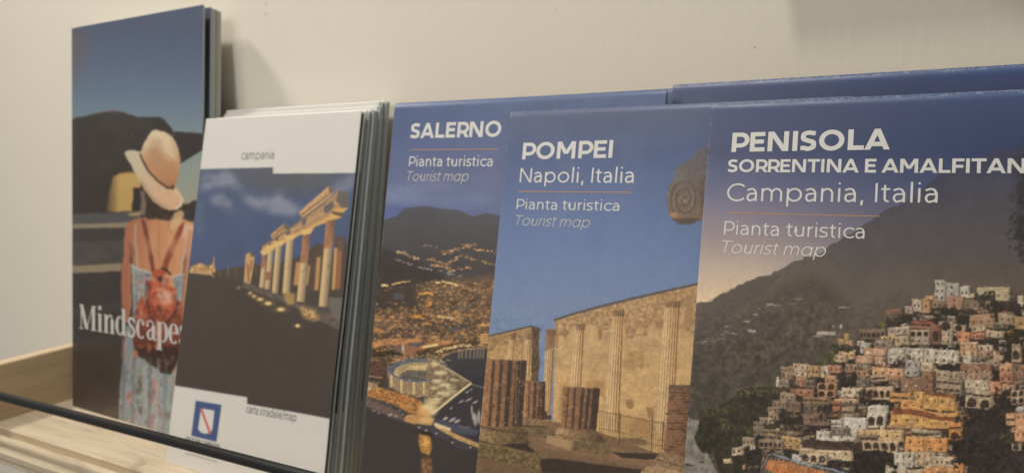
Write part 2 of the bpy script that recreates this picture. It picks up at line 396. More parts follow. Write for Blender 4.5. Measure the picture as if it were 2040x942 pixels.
    for x, y, rx, ry, c, al in ((248, 690, 4, 26, (190, 130, 132), .7), (252, 742, 5, 10, (120, 80, 90), .7), (259, 795, 6, 16, (196, 124, 122), .8),
                                (262, 806, 3, 8, (170, 70, 76), .7), (278, 762, 5, 16, (82, 74, 58), .8), (274, 780, 5, 8, (70, 64, 54), .8), (280, 740, 8, 14, (150, 142, 116), .7),
                                (274, 800, 4, 6, (92, 90, 84), .8), (281, 818, 7, 9, (66, 58, 56), .85), (309, 772, 7, 26, (206, 134, 122), .85),
                                (300, 792, 5, 14, (176, 92, 84), .7), (297, 785, 3, 6, (96, 70, 50), .7), (312, 800, 5, 10, (214, 150, 136), .7),
                                (302, 838, 6, 20, (186, 108, 104), .75), (319, 825, 3, 8, (84, 84, 70), .7), (334, 828, 7, 8, (96, 96, 90), .8),
                                (322, 848, 4, 6, (190, 130, 128), .7), (341, 790, 4, 14, (136, 134, 110), .7), (262, 836, 5, 6, (180, 120, 118), .7), (252, 830, 4, 12, (84, 84, 88), .6),
                                (350, 740, 5, 24, (206, 156, 140), .7), (290, 842, 4, 5, (80, 76, 66), .7), (292, 770, 4, 10, (170, 176, 168), .6)):
        s.ell(x + 1.5, y - 3, rx * 1.25, ry * .9, lerp(c, (150, 156, 154), .45), al * .6, 1.3, .25); s.ell(x, y, rx * .75, ry * .8, lerp(c, (130, 130, 128), .15), al * .75, 1.1, -.2)
    # backpack
    s.poly([(270, 622), (282, 592), (298, 585), (345, 590), (362, 602), (364, 660), (358, 705), (345, 735), (330, 738), (300, 705), (266, 690), (264, 655)],
           ramp2((300, 600), (160, 78, 54), (310, 730), (74, 46, 40)), blur=1)
    s.poly([(266, 690), (300, 694), (352, 690), (356, 712), (340, 746), (322, 742), (296, 722), (270, 706)], (56, 43, 40), .95, blur=2)
    s.poly([(297, 556), (320, 562), (352, 575), (354, 596), (346, 622), (328, 640), (306, 628), (295, 600)], (200, 104, 74), blur=.8)
    s.poly([(316, 572), (346, 582), (346, 602), (330, 606), (312, 596)], (226, 172, 146), .75, blur=4)
    s.poly([(297, 556), (303, 560), (300, 600), (318, 636), (306, 630), (294, 604)], (150, 66, 46), .7, blur=1.5)
    s.poly([(308, 610), (320, 604), (332, 612), (328, 660), (318, 690), (310, 660)], (176, 96, 70), .9, blur=1.2)
    s.ell(318, 614, 8, 8, (130, 66, 50), .8, .5)
    s.line([(294, 560), (292, 590), (300, 625), (314, 650)], 3, (76, 46, 42), .8, 1.6)
    s.line([(356, 600), (346, 628), (326, 646)], 3.5, (62, 46, 46), .85, 1.6)
    s.poly([(276, 600), (290, 594), (292, 628), (276, 636)], (186, 92, 62), .8, blur=1.5)
    s.line([(272, 626), (284, 640), (300, 640)], 3, (196, 130, 92), .7, 2)
    s.poly([(313, 640), (322, 640), (318, 696), (310, 696)], (214, 162, 138), .8, blur=1.5)
    s.ell(270, 705, 5, 9, (196, 120, 92), .85, .8); s.ell(297, 690, 5, 9, (176, 92, 62), .7, .8); s.ell(340, 668, 10, 14, (176, 88, 60), .6, .9)
    s.ell(286, 672, 10, 16, (110, 62, 46), .7, .9)
    s.ell(316, 546, 13, 10, (180, 86, 64), .95, .35); s.ell(322, 556, 9, 6, (60, 42, 40), .8, .5)
    s.line([(322, 534), (332, 536), (340, 545)], 4, (66, 46, 46), .9, 1.5)
    s.ell(332, 558, 7, 10, (190, 150, 130), .8, .5); s.ell(334, 560, 4, 7, (186, 96, 76), .8, .5)
    # the pack is mottled leather, the dress has a busy print
    mt = s.noise(9, 96, 3); m2 = s.noise(5, 97, 3)
    w, m = s.mask([(270, 600), (298, 556), (352, 575), (364, 602), (364, 660), (352, 740), (322, 740), (266, 695), (264, 655)], 2)
    s.put(w, m * np.clip(mt[w[0], w[1]] * 1.6 - .15, 0, 1), (92, 50, 40), .42); s.put(w, m * np.clip(-mt[w[0], w[1]] * 1.6 - .3, 0, 1), (222, 158, 130), .3); s.put(w, m * np.clip(m2[w[0], w[1]] * 2 - .6, 0, 1), (64, 44, 42), .4)
    s.ell(331, 591, 12, 9, (230, 184, 160), .5, 1.3); s.line([(296, 560), (300, 600), (318, 638), (340, 628), (352, 596)], 2, (104, 48, 38), .6, 2)
    # shoulder blades, spine and the roundness of the arms
    s.line([(318, 446), (317, 490), (320, 535)], 3, (164, 108, 78), .4, 5); s.ell(300, 486, 8, 22, (222, 166, 124), .4, 1.4, .15); s.ell(344, 486, 9, 22, (228, 176, 132), .45, 1.4, -.15)
    s.line([(291, 470), (298, 500), (300, 530)], 3, (166, 108, 80), .4, 5); s.line([(356, 470), (349, 505), (344, 535)], 3, (172, 116, 86), .4, 5)
    s.line([(252, 480), (248, 540), (247, 630)], 3, (196, 136, 104), .5, 5); s.line([(383, 480), (377, 545), (368, 620)], 4, (232, 182, 146), .5, 5)
    for poly_ in ([(253, 690), (240, 770), (233, 900), (345, 900), (352, 780), (356, 740), (335, 752), (300, 722), (268, 706)], [(262, 530), (302, 545), (296, 585), (276, 640), (266, 640)], [(346, 553), (365, 547), (362, 600), (354, 640)]):
        w, m = s.mask(poly_, 1.5)
        for nz_, th, c in ((s.noise(10, 101, 3, .6), .55, (194, 128, 122)), (s.noise(8, 102, 3, .6), .6, (92, 84, 74)), (s.noise(9, 103, 3, .6), .45, (182, 186, 176)), (s.noise(6, 104, 3, .7), .65, (150, 74, 80)), (s.noise(12, 105, 2, .5), .5, (122, 134, 142))):
            s.put(w, m * np.clip(nz_[w[0], w[1]] * 3 - th * 2.2, 0, 1), c, .5)
    for x0, x1, c, al in ((250, 244, (110, 120, 126), .5), (268, 262, (104, 114, 120), .55), (288, 283, (176, 184, 180), .45), (300, 296, (100, 108, 114), .55), (316, 310, (182, 190, 184), .45), (332, 325, (112, 122, 128), .45)):
        s.line([(x0, 715), (x1, 880)], 5, c, al, 6)
    s.a = np.stack([soften(s.a[:, :, k], 1.0) for k in range(3)], -1)
    wx = s.noise(14, 91, 2) * 1.8; wy = s.noise(14, 92, 2) * 1.8
    s.a = s.a[np.clip(np.arange(s.H)[:, None] + wy, 0, s.H - 1).astype(int), np.clip(np.arange(s.W)[None, :] + wx, 0, s.W - 1).astype(int)]
    s.line([(152, 40), (153, 830)], 1.6, (60, 60, 66), .22, 1.5)
    s.grain(.012)
    return s.x0, s.y0, s.done()

def art_road_map():                     # white map cover with colonnade at dusk
    s = Sheet(300, 190, 750, 1010, (214, 210, 203))
    pic = [(380, 337.7), (544.5, 333.6), (544.5, 346), (740, 344.8), (740, 847), (493.5, 803.8), (493.5, 790.5), (300, 759.6)]
    keep = s.a.copy()
    s.vgrad([(190, (90, 98, 120)), (335, (86, 96, 120)), (420, (80, 93, 123)), (480, (80, 92, 124)), (540, (80, 88, 116)), (1010, (80, 88, 116))])
    n = s.noise(38, 12, 5, 1.5)
    w = s.win(300, 190, 750, 1010)
    s.ell(575, 355, 90, 30, (98, 98, 100), .8, 1.4); s.ell(520, 345, 60, 16, (92, 94, 104), .7, 1.2)
    cl = (142, 146, 160)
    for pts, al in (([(405, 345), (455, 340), (480, 372), (520, 395), (560, 390), (600, 415), (590, 432), (540, 425), (500, 412), (470, 380), (430, 370), (400, 380)], .8),
                    ([(420, 395), (440, 385), (462, 400), (468, 420), (458, 428), (440, 414), (424, 412)], .75),
                    ([(600, 420), (640, 390), (690, 352), (714, 346), (706, 372), (660, 400), (620, 425)], .6),
                    ([(550, 378), (566, 382), (560, 405), (545, 400)], .5), ([(395, 400), (412, 410), (400, 470), (388, 470)], .3)):
        ww, m = s.mask(pts, 9); s.put(ww, m * np.clip(1 + .8 * n[ww[0], ww[1]], 0, 1.3), cl, al)
    s.ell(480, 385, 16, 9, (86, 98, 124), .5, 1); s.ell(478, 420, 20, 12, (84, 96, 124), .6, 1.1)
    s.a *= (1 + .035 * n)[..., None]
    # dark land
    gd = (76, 67, 60)
    s.poly([(300, 540), (388, 541), (430, 540), (470, 532), (500, 528), (560, 524), (612, 506), (628, 487), (634, 484), (646, 486), (646, 500), (668, 500),
            (672, 474), (688, 471), (690, 486), (740, 480), (740, 1000), (300, 1000)], ramp2((0, 530), (82, 73, 67), (0, 800), (75, 67, 61)), blur=.8, tex=n, tamp=.03)
    gn = s.noise(2.4, 19, 3, 2.5); s.poly([(300, 545), (500, 560), (720, 670), (740, 1000), (300, 1000)], (74, 67, 61), .6, blur=6, tex=gn, tamp=.05)
    s.poly([(620, 505), (634, 486), (646, 487), (646, 575), (615, 580)], (92, 76, 66), blur=1.2)
    n2 = s.noise(3, 5, 3)
    s.poly([(380, 530), (392, 527), (398, 523), (412, 529), (424, 526), (427, 512), (428.5, 528), (430, 541), (420, 548), (378, 543)], (178, 142, 96), tex=n2, tamp=.35, blur=.6)
    s.line([(378, 542), (420, 545), (426, 550)], 2.2, (206, 176, 124), .9)
    s.line([(427, 512), (426.5, 530)], 1.6, (190, 160, 120)); s.line([(456, 532), (455, 550)], 2, (150, 128, 100), .8)
    for x, y in ((470, 540), (512, 540), (440, 545)): s.ell(x, y, 3, 8, (110, 84, 66), .7, .8)
    # far pillars
    s.poly([(491, 507), (498, 503), (505, 504), (509, 510), (506, 535), (500, 566), (487, 564), (489, 540)], (196, 158, 112), blur=.5)
    for a, b in (((495, 526), (497, 560)), ((503, 520), (500, 540))): s.line([a, b], 3.2, (136, 84, 62), .85)
    s.poly([(500, 503), (509, 502), (508, 512), (500, 510)], (84, 80, 80), .8)
    # lit strips of the wall behind
    for x0, x1, y0, y1, c in ((588, 598, 522, 568, (196, 146, 96)), (612, 616, 528, 568, (210, 160, 104)), (629, 637, 512, 578, (196, 150, 96)),
                              (664, 671, 494, 577, (206, 160, 106)), (672, 681, 478, 576, (158, 106, 74))):
        s.poly([(x0 + 3, y0), (x1 + 3, y0), (x1 - 2, y1), (x0 - 2, y1)], c, .95, blur=1.5)
    s.poly([(662, 470), (688, 470), (686, 500), (676, 500)], (98, 84, 76), .8, blur=1)
    # entablature
    st = (176, 140, 104)
    s.poly([(524, 489), (553, 472), (597, 440), (606, 431), (647, 402), (672, 384), (676, 379), (691, 382), (695, 397), (694, 417), (685, 423), (681, 434),
            (651, 443), (629, 451), (624, 459), (591, 472), (568, 484), (550, 497), (524, 501)], st, blur=.4, tex=n2, tamp=.1)
    s.poly([(676, 379), (691, 382), (695, 397), (694, 415), (684, 417), (670, 398)], (108, 100, 94), blur=.6)
    s.poly([(524, 495), (560, 480), (600, 461), (640, 440), (665, 424), (684, 420), (680, 433), (651, 443), (629, 451), (600, 467), (568, 484), (524, 501)], (216, 172, 104), .95, blur=.8)
    s.line([(526, 489), (553, 473), (598, 441), (648, 404)], 3, (112, 100, 92), .8, 1.4)
    s.line([(536, 488), (600, 450), (650, 420)], 2.2, (206, 172, 130), .8, 1.2)
    s.poly([(646, 412), (664, 400), (666, 412), (652, 425), (646, 424)], (98, 96, 100), .9, blur=.7)
    s.poly([(602, 438), (611, 433), (611, 446), (602, 450)], (96, 94, 100), .85, blur=.6); s.poly([(571, 463), (580, 458), (578, 468), (571, 472)], (92, 88, 92), .85, blur=.5)
    s.poly([(537, 484), (541, 482), (540, 492), (536, 492)], (92, 84, 84), .8, blur=.5); s.poly([(551, 474), (556, 472), (555, 481), (551, 482)], (90, 84, 86), .8, blur=.5)
    s.poly([(662, 420), (684, 424), (682, 432), (664, 427)], (92, 76, 60), .85, blur=.7)
    s.poly([(666, 416), (694, 414), (686, 423), (668, 422)], (216, 168, 104), .9, blur=.6)
    s.poly([(596, 423), (640, 384), (654, 371), (663, 373), (666, 384), (650, 397), (607, 431), (601, 432)], (190, 150, 110), blur=.4, tex=n2, tamp=.12)
    s.line([(600, 424), (655, 376)], 2, (220, 186, 140), .8, 1); s.line([(602, 428), (658, 386)], 1.6, (104, 74, 58), .85, 1); s.line([(604, 431), (660, 389)], 1.8, (216, 176, 124), .8, 1)
    s.poly([(653, 371), (663, 373), (666, 383), (659, 386)], (110, 98, 92), .9, blur=.5)
    s.poly([(541, 467), (566, 446), (577, 447), (572, 458), (546, 476), (542, 474)], (184, 146, 104), blur=.4, tex=n2, tamp=.12)
    s.poly([(566, 446), (577, 447), (573, 456), (567, 455)], (100, 94, 92), .9, blur=.5); s.line([(544, 472), (568, 452)], 1.4, (104, 78, 62), .8, 1)
    # columns: lit left, dark right
    def column(tl, tr, br, bl, split, brick, cap):
        k = (split - tl[1]) / (bl[1] - tl[1])
        L, R = lerp(tl, bl, k), lerp(tr, br, k)
        ax, ay = tl[0] - bl[0], tl[1] - bl[1]; q = math.hypot(ax, ay); wd = (br[0] - bl[0])
        lo = lambda u: ramp2((bl[0] + wd * .3, bl[1]), (212, 182, 134), (bl[0] + wd * .3 - ay / q * wd * .8, bl[1] + ax / q * wd * .8), (122, 108, 98))
        s.poly([tl, tr, br, bl], lo(0), blur=.5, tex=n2, tamp=.03)
        if brick: s.poly([tl, tr, R, L], ramp2(tl, (166, 118, 88), tr, (108, 84, 74)), blur=.5, tex=n2, tamp=.1)
        if cap: s.poly([(tl[0] - 5, tl[1] - 7), (tr[0] + 5, tr[1] - 9), (tr[0] + 3, tr[1] - 2), (tr[0], tr[1] + 2), (tl[0], tl[1] + 2), (tl[0] - 4, tl[1] - 3)], (222, 184, 122), blur=.5)
    column((525, 507), (533, 505), (529, 574), (518, 573), 534, True, True)
    column((536, 497), (547, 495), (540, 577), (529, 575), 500, False, True); s.poly([(532, 541), (544, 541), (542, 558), (530, 558)], (144, 102, 80), .85)
    column((551, 489), (564, 487), (555, 585), (543, 584), 490, False, True)
    column((572, 477), (586, 475), (579, 585), (564, 584), 480, False, True)
    column((605, 466), (619, 464), (608, 602), (592, 600), 524, True, True)
    column((651, 440), (669, 437), (653, 612), (636, 610), 495, True, False)
    s.line([(572, 535), (580, 530), (585, 522)], 1.2, (130, 100, 70), .6); s.line([(600, 542), (606, 540), (610, 534)], 1.6, (120, 92, 66), .7); s.ell(657, 530, 3, 2, (100, 84, 72), .7)
    # plinth, floor lights
    s.poly([(484, 560), (520, 572), (560, 588), (600, 604), (650, 616), (690, 640), (690, 662), (640, 640), (590, 612), (540, 592), (484, 572)], (112, 100, 90), .75, blur=2, tex=n2, tamp=.2)
    s.poly([(656, 592), (740, 596), (740, 670), (690, 650), (654, 622)], (118, 110, 102), .9, blur=.8)
    s.poly([(566, 580), (590, 585), (588, 604), (576, 608), (568, 596)], (196, 156, 98), .75, blur=3)
    s.poly([(596, 610), (626, 618), (640, 632), (628, 640), (606, 632)], (208, 164, 104), .8, blur=4, tex=n2, tamp=.3)
    s.poly([(630, 612), (658, 612), (664, 624), (640, 624)], (86, 80, 78), .8, blur=1.5)
    for x, y, r, al in ((477, 573, 3, .4), (500, 584, 4, .6), (508, 590, 4, .7), (520, 596, 6, .8), (536, 604, 6.5, .95), (561, 616, 7, .95), (594, 648.5, 4, 1)):
        s.ell(x, y, r * 2, r * .9, (150, 120, 80), al * .6, 1.6); s.ell(x, y, r, r * .5 if r > 4 else r * .8, (240, 210, 150), al, .9)
    s.a[:] = np.where(np.isfinite(s.a), s.a, 0)
    w, m = s.mask(pic, 0)
    full = keep; full[w[0], w[1]] += (s.a[w[0], w[1]] - full[w[0], w[1]]) * soften(m, .8)[..., None]
    s.a = full
    # crest of the region
    s.poly([(390.6, 797), (442.3, 805.7), (431.6, 879.3), (381.2, 867)], (70, 88, 130), blur=.4)
    s.poly([(401, 812.5), (428, 817), (424, 852), (421, 860), (411, 863.5), (401, 861), (394.7, 854)], (214, 210, 204), blur=.4)
    s.line([(401.5, 814), (419, 862)], 4.2, (196, 92, 78), .95, 1.2)
    s.line([(370, 903), (392, 907), (400, 910), (432, 919)], 2.4, (130, 124, 118), .6, 2)
    s.grain(.008)
    return s.x0, s.y0, s.done()

def art_night_town():                   # coast town at night
    s = Sheet(690, 160, 1260, 1130)
    s.vgrad([(160, (72, 88, 122)), (210, (75, 91, 128)), (300, (86, 98, 136)), (360, (97, 105, 139)), (420, (96, 106, 144)), (1130, (96, 108, 150))])
    n = s.noise(24, 9, 4, 2.2); n3 = s.noise(3.2, 21, 3, 1.6); n8 = s.noise(14, 33, 4, 1.5)
    for x, y, rx, ry, al in ((800, 385, 40, 14, .6), (850, 372, 40, 14, .5), (830, 400, 60, 10, .4), (930, 400, 50, 14, .3), (770, 395, 20, 10, .5)):
        s.ell(x, y, rx, ry, (122, 130, 164), al, 1.4)
    s.ell(790, 425, 40, 14, (84, 100, 146), .6, 1.2)
    s.a *= (1 + .035 * n)[..., None]
    s.poly([(690, 455), (758, 441), (775, 435), (791, 430), (800, 420), (807, 415), (825, 413), (837, 411), (860, 412), (873, 416), (914, 418), (929, 426), (942, 432),
            (955, 428), (968, 425), (980, 426), (994, 429), (1050, 440), (1100, 430), (1260, 440), (1260, 1130), (690, 1130)],
           ramp2((0, 412), (80, 79, 86), (0, 520), (72, 68, 68)), blur=.5, tex=n, tamp=.03)
    s.poly([(690, 490), (760, 494), (800, 510), (850, 530), (880, 545), (885, 565), (860, 580), (800, 585), (690, 590)], (62, 54, 51), .9, blur=6, tex=n8, tamp=.06)
    s.poly([(690, 580), (780, 575), (870, 560), (1000, 545), (1260, 545), (1260, 720), (690, 740)], (98, 78, 62), .95, blur=5, tex=n8, tamp=.24)
    s.poly([(690, 570), (800, 566), (830, 570), (830, 620), (760, 625), (690, 625)], (66, 57, 52), .85, blur=8)
    r = np.random.RandomState(5)
    # roofs and lit streets of the town
    for _ in range(5200):
        x = r.uniform(700, 1240); y = 556 + 168 * r.rand() ** .85
        if x < 830 and y < 612 and r.rand() < .9: continue
        g = n8[int((y - 160) * 2), int((x - 690) * 2)]
        lit = r.rand() < .56 + .45 * g
        sc = (y - 520) / 180
        c = np.array((200, 144, 90)) * r.uniform(.6, 1.2) if lit else np.array((92, 82, 78)) * r.uniform(.65, 1.25)
        a = r.uniform(1.2, 4.6) * (.6 + sc * .6); b = r.uniform(.6, 1.5) * (.6 + sc * .6)
        s.poly([(x - a, y - b), (x + a * .8, y - b * 1.3), (x + a, y + b * .6), (x - a * .8, y + b)], c, .75 if lit else .55, blur=.3)
    for _ in range(1300):
        x = r.uniform(705, 1240); y = 560 + 160 * r.rand()
        if x < 830 and y < 610: continue
        s.ell(x, y, r.uniform(.6, 1.7), r.uniform(.5, 1.1), (242, 196, 124), r.uniform(.6, 1), .9)
    # light trails in the valley
    def trail(pts, k, c, al=.9, sp=3.0, big=1.6):
        p = np.asarray(pts, float)
        for _ in range(k):
            t = r.rand() * (len(p) - 1); i = int(t); q = p[i] + (p[i + 1] - p[i]) * (t - i) + r.randn(2) * (sp, sp * .45)
            s.ell(q[0], q[1], r.uniform(.8, 2.4) * big * .8, r.uniform(.6, 1.1) * big * .8, np.array(c) * r.uniform(.75, 1.12), al * r.uniform(.4, 1), .9)
    am = (214, 164, 108)
    trail([(792, 500), (808, 506), (820, 512), (838, 516)], 40, (222, 184, 140), .9, 2.5)
    trail([(790, 516), (805, 522), (820, 527)], 18, (180, 172, 164), .8, 1.5)
    trail([(836, 493), (848, 489), (870, 492)], 14, (180, 160, 140), .7, 2)
    trail([(880, 504), (905, 500), (930, 490), (950, 488)], 60, am, .9, 4)
    trail([(945, 497), (965, 498), (992, 503), (1060, 510), (1200, 505)], 70, am, .9, 2)
    trail([(850, 515), (872, 520), (890, 525), (905, 518), (915, 508)], 60, am, .85, 3.5)
    trail([(860, 528), (880, 530), (895, 534)], 40, am, .85, 2.5)
    trail([(920, 508), (940, 516), (965, 522), (985, 527), (1100, 540)], 50, am, .8, 3)
    trail([(898, 540), (915, 536), (935, 532)], 30, am, .9, 3)
    trail([(835, 532), (850, 535), (880, 540)], 20, (170, 168, 166), .8, 2)
    trail([(890, 545), (910, 550), (930, 552)], 30, (176, 160, 150), .7, 5)
    trail([(762, 568), (774, 568)], 26, (240, 206, 140), .95, 2); trail([(783, 567), (798, 562), (816, 561)], 30, (240, 198, 130), .9, 1.4)
    trail([(866, 564), (880, 561), (900, 564), (912, 569)], 60, (244, 210, 140), .95, 2.4)
    trail([(838, 585), (852, 583), (864, 586)], 50, (236, 172, 84), .95, 3); trail([(852, 590), (856, 605), (850, 612)], 30, (230, 160, 80), .9, 3)
    trail([(748, 552), (756, 550)], 8, (196, 140, 90), .8, 2); trail([(741, 608), (752, 604)], 10, am, .8, 2)
    trail([(822, 630), (845, 632)], 50, (226, 160, 76), .9, 4); trail([(845, 645), (856, 642)], 30, (216, 150, 70), .8, 4)
    trail([(740, 655), (765, 660)], 50, (206, 146, 80), .85, 5); trail([(875, 630), (905, 634)], 50, (236, 196, 130), .9, 3)
    trail([(742, 625), (755, 632)], 20, (196, 140, 80), .8, 4); trail([(955, 648), (975, 645)], 40, (226, 170, 100), .9, 4)
    for x, y, w_, h_, c in ((795, 590, 20, 12, (92, 92, 98)), (905, 655, 22, 6, (88, 88, 100)), (760, 645, 14, 6, (84, 80, 84)), (925, 612, 26, 8, (110, 96, 84))):
        s.box(x - w_ / 2, y - h_ / 2, x + w_ / 2, y + h_ / 2, c, .7, blur=.6)
    # long lit blocks by the front
    s.poly([(738, 680), (775, 674), (842, 673), (842, 681), (790, 686), (738, 690)], (182, 128, 82), .9, blur=.7, tex=n3, tamp=.25)
    s.poly([(835, 690), (850, 684), (902, 676), (902, 683), (852, 694), (836, 698)], (186, 130, 84), .95, blur=.5, tex=n3, tamp=.15)
    s.line([(845, 691), (872, 686)], 3.4, (246, 220, 160), .95)
    s.poly([(782, 690), (804, 684), (804, 700), (790, 702)], (122, 92, 80), .95); s.box(801, 685, 806, 700, (196, 180, 160), .8)
    s.poly([(808, 686), (838, 690), (836, 705), (808, 706)], (146, 102, 76), .95, blur=.5)
    s.poly([(818, 682), (845, 682), (835, 691), (818, 688)], (88, 84, 92), .9, blur=.6)
    s.poly([(725, 690), (745, 692), (770, 694), (800, 703), (808, 708), (770, 714), (725, 716)], (62, 52, 40), .95, blur=1.5, tex=n3, tamp=.3)
    trail([(740, 692), (760, 700), (775, 695)], 16, (222, 164, 84), .8, 4)
    s.poly([(828, 700), (850, 694), (890, 686), (925, 680), (968, 680), (968, 690), (920, 694), (880, 706), (856, 716), (832, 706)], (84, 66, 46), .9, blur=1.5, tex=n3, tamp=.3)
    s.box(958, 664, 973, 684, (206, 160, 104), .9); 
    for k in range(4): s.line([(960, 667 + k * 4), (972, 667 + k * 4)], 1, (140, 100, 70), .7)
    trail([(870, 702), (890, 694), (920, 688), (968, 688)], 90, (240, 204, 150), .95, 3, 1.8)
    # water of the bay
    s.poly([(884, 712), (900, 702), (930, 696), (968, 694), (1260, 690), (1260, 775), (960, 768), (938, 762), (900, 738), (876, 724)],
           ramp2((0, 700), (70, 65, 68), (0, 765), (57, 54, 58)), blur=1)
    for x in (916, 922, 930, 938, 946, 952, 958, 964, 1000, 1040): s.line([(x, 697), (x - 1, 712)], 2.2, (206, 180, 140), .6, 2.5)
    s.line([(872, 720), (884, 708), (905, 700), (935, 695), (968, 693.5), (1260, 690)], 2, (150, 130, 104), .8)
    # quarter behind the ring building
    s.poly([(725, 718), (768, 718), (770, 760), (725, 745)], (92, 66, 54), .95, blur=.8, tex=n3, tamp=.25)
    s.line([(733, 714), (770, 711), (800, 708)], 2, (136, 112, 86), .8)
    s.poly([(725, 745), (765, 750), (772, 775), (725, 770)], (70, 58, 52), .9, blur=1); s.line([(732, 748), (762, 752)], 2.4, (190, 150, 100), .8)
    # paved ground
    s.poly([(725, 766), (760, 772), (790, 780), (830, 792), (860, 815), (862, 832), (825, 826), (780, 802), (725, 786)], (178, 120, 66), .95, blur=1.5, tex=n3, tamp=.25)
    s.poly([(725, 756), (752, 764), (750, 778), (725, 780)], (176, 150, 118), .9, blur=1.5, tex=n3, tamp=.3)
    # ring building
    s.poly([(850, 700), (930, 756), (936, 768), (862, 826), (845, 800), (850, 760)], (124, 106, 84), .95, blur=1.5, tex=n3, tamp=.25)
    for x, y, rx, ry, al in ((880, 748, 14, 5, .8), (890, 770, 16, 5, .8), (868, 762, 10, 4, .7), (885, 785, 14, 4, .8), (870, 798, 10, 4, .8), (905, 756, 8, 3, .6), (876, 722, 10, 4, .9), (860, 775, 10, 5, .7), (900, 778, 10, 3, .6)):
        s.ell(x, y, rx, ry, (222, 204, 160), al, 1)
    for x, y in ((895, 760), (880, 760), (900, 768), (910, 764), (868, 782)): s.ell(x, y, 7, 3, (96, 90, 66), .6, .9)
    s.ell(836, 741, 63, 29, (92, 98, 112), 1, .06)
    s.ell(840, 743, 55, 23, (188, 162, 120), 1, .08)
    s.ell(842, 750, 46, 17, (96, 88, 80), 1, .1)
    s.poly([(848, 705), (905, 705), (905, 800), (858, 790), (848, 760)], (122, 106, 84), .0)
    for k in range(22):
        t = k / 21; x = 796 + t * 54; y = 736 - 18 * math.sin(min(1, t * 1.15) * math.pi * .5)
        s.line([(x, y - 4), (x, y + 6)], 1, (92, 84, 78), .7)
    s.poly([(816, 728), (850, 726), (850, 738), (816, 736)], (210, 182, 130), .9, blur=.6)
    for a in (-.9, -.4, 0, .4): s.line([(842, 752), (842 + 40 * math.sin(a * 2), 744 - 6 * math.cos(a))], 1.2, (150, 146, 138), .5)
    s.poly([(852, 703), (866, 708), (900, 740), (880, 800), (858, 796), (852, 760)], (132, 112, 88), .92, blur=2, tex=n3, tamp=.35)
    for x, y, rx, ry, al in ((868, 724, 9, 4, .8), (878, 742, 12, 4, .8), (872, 758, 11, 4, .8), (888, 766, 14, 4, .8), (866, 772, 9, 4, .6), (884, 782, 12, 4, .8), (872, 794, 8, 3, .8)):
        s.ell(x, y, rx, ry, (226, 208, 164), al, 1.1)
    s.poly([(772, 735), (784, 748), (806, 757), (830, 760), (858, 757), (858, 786), (835, 790), (800, 782), (776, 768)], (170, 142, 108), blur=.6)
    for k in range(17):
        x = 776 + k * 5; y0 = 740 + 19 * min(1, k / 7.) ** .7; s.line([(x, y0), (x, y0 + 27)], 2, (96, 84, 78), .65, 1)
    for k in (0, 4, 9, 13): s.poly([(778 + k * 5, 746 + min(k, 6) * 2.2), (782 + k * 5, 747 + min(k, 6) * 2.2), (782 + k * 5, 772 + min(k, 5) * 2.6), (778 + k * 5, 770 + min(k, 5) * 2.6)], (222, 192, 140), .85)
    s.line([(772, 733), (784, 747), (806, 756), (832, 759), (856, 757)], 3.5, (96, 104, 124), .95)
    for _ in range(520):
        x, y = r.uniform(772, 935), r.uniform(706, 828)
        if x > 905 and y < 750: continue
        s.ell(x, y, r.uniform(.6, 1.8), r.uniform(.5, 1.0), (240, 214, 160) if r.rand() < .6 else (90, 76, 62), .7, .9)
    for _ in range(200):
        t = r.rand(); x = 728 + t * 130 + r.randn() * 8; y = 764 + t * 62 + r.randn() * 8; s.ell(x, y, r.uniform(.8, 3), r.uniform(.5, 1.2), (222, 166, 92) if r.rand() < .6 else (98, 70, 50), .6, .9)
    # piers and marina
    s.line([(862, 718), (900, 738), (938, 761)], 3, (176, 160, 128), .9)
    for k in range(16): s.ell(868 + k * 4.5, 722 + k * 2.5, 1, .9, (232, 214, 170), .9, .8)
    s.poly([(862, 826), (938, 764), (1260, 772), (1260, 900), (955, 885), (900, 845)], (62, 58, 60), .98, blur=.8)
    s.line([(936, 763), (900, 793), (858, 826)], 7, (112, 96, 78), 1); s.line([(939, 763), (902, 791), (864, 822)], 4.2, (222, 204, 156), .95)
    s.ell(855, 815, 16, 13, (238, 216, 168), .85, 1.2); s.ell(862, 800, 12, 8, (222, 196, 146), .7, 1.2); s.ell(846, 822, 12, 8, (214, 160, 96), .7, 1.2)
    for x, y, a, b in ((888, 833, 5, 3), (902, 835, 8, 3), (912, 838, 7, 3), (890, 831, 3, 2), (900, 812, 3, 1.6), (920, 799, 6, 1.6), (935, 795, 8, 1.6), (948, 800, 6, 2), (932, 780, 4, 1.6), (940, 775, 3, 1.2), (905, 783, 4, 1.4),
                       (941, 815, 2, 9), (948, 835, 4, 12), (944, 828, 3, 8), (955, 830, 3, 14)):
        s.ell(x, y, a, b, (186, 178, 170), .8, .7, -.5 if a > b else 0)
    for k in range(5): s.line([(1000 + k * 40, 790), (1010 + k * 40, 850)], 3, (150, 146, 146), .6)
    s.line([(942, 765), (966, 772), (1260, 782)], 3, (120, 116, 116), .8)
    # quay
    s.poly([(690, 780), (730, 790), (770, 808), (800, 822), (806, 836), (780, 830), (740, 812), (690, 796)], (110, 92, 84), .95, blur=1.5, tex=n3, tamp=.15)
    sea = (64, 58, 56)
    s.poly([(690, 796), (728, 808), (760, 822), (790, 836), (806, 842), (830, 845), (880, 862), (910, 878), (952, 895), (1260, 960), (1260, 1130), (690, 1130)], sea, blur=.8)
    s.poly([(806, 830), (815, 824), (866, 832), (862, 846), (830, 845), (806, 838)], (196, 148, 96), .95, blur=1)
    s.ell(850, 836, 14, 6, (228, 186, 126), .7, 1)
    s.poly([(864, 838), (880, 836), (905, 845), (935, 849), (955, 858), (948, 866), (918, 862), (890, 852), (866, 846)], (80, 82, 98), .98, blur=.6)
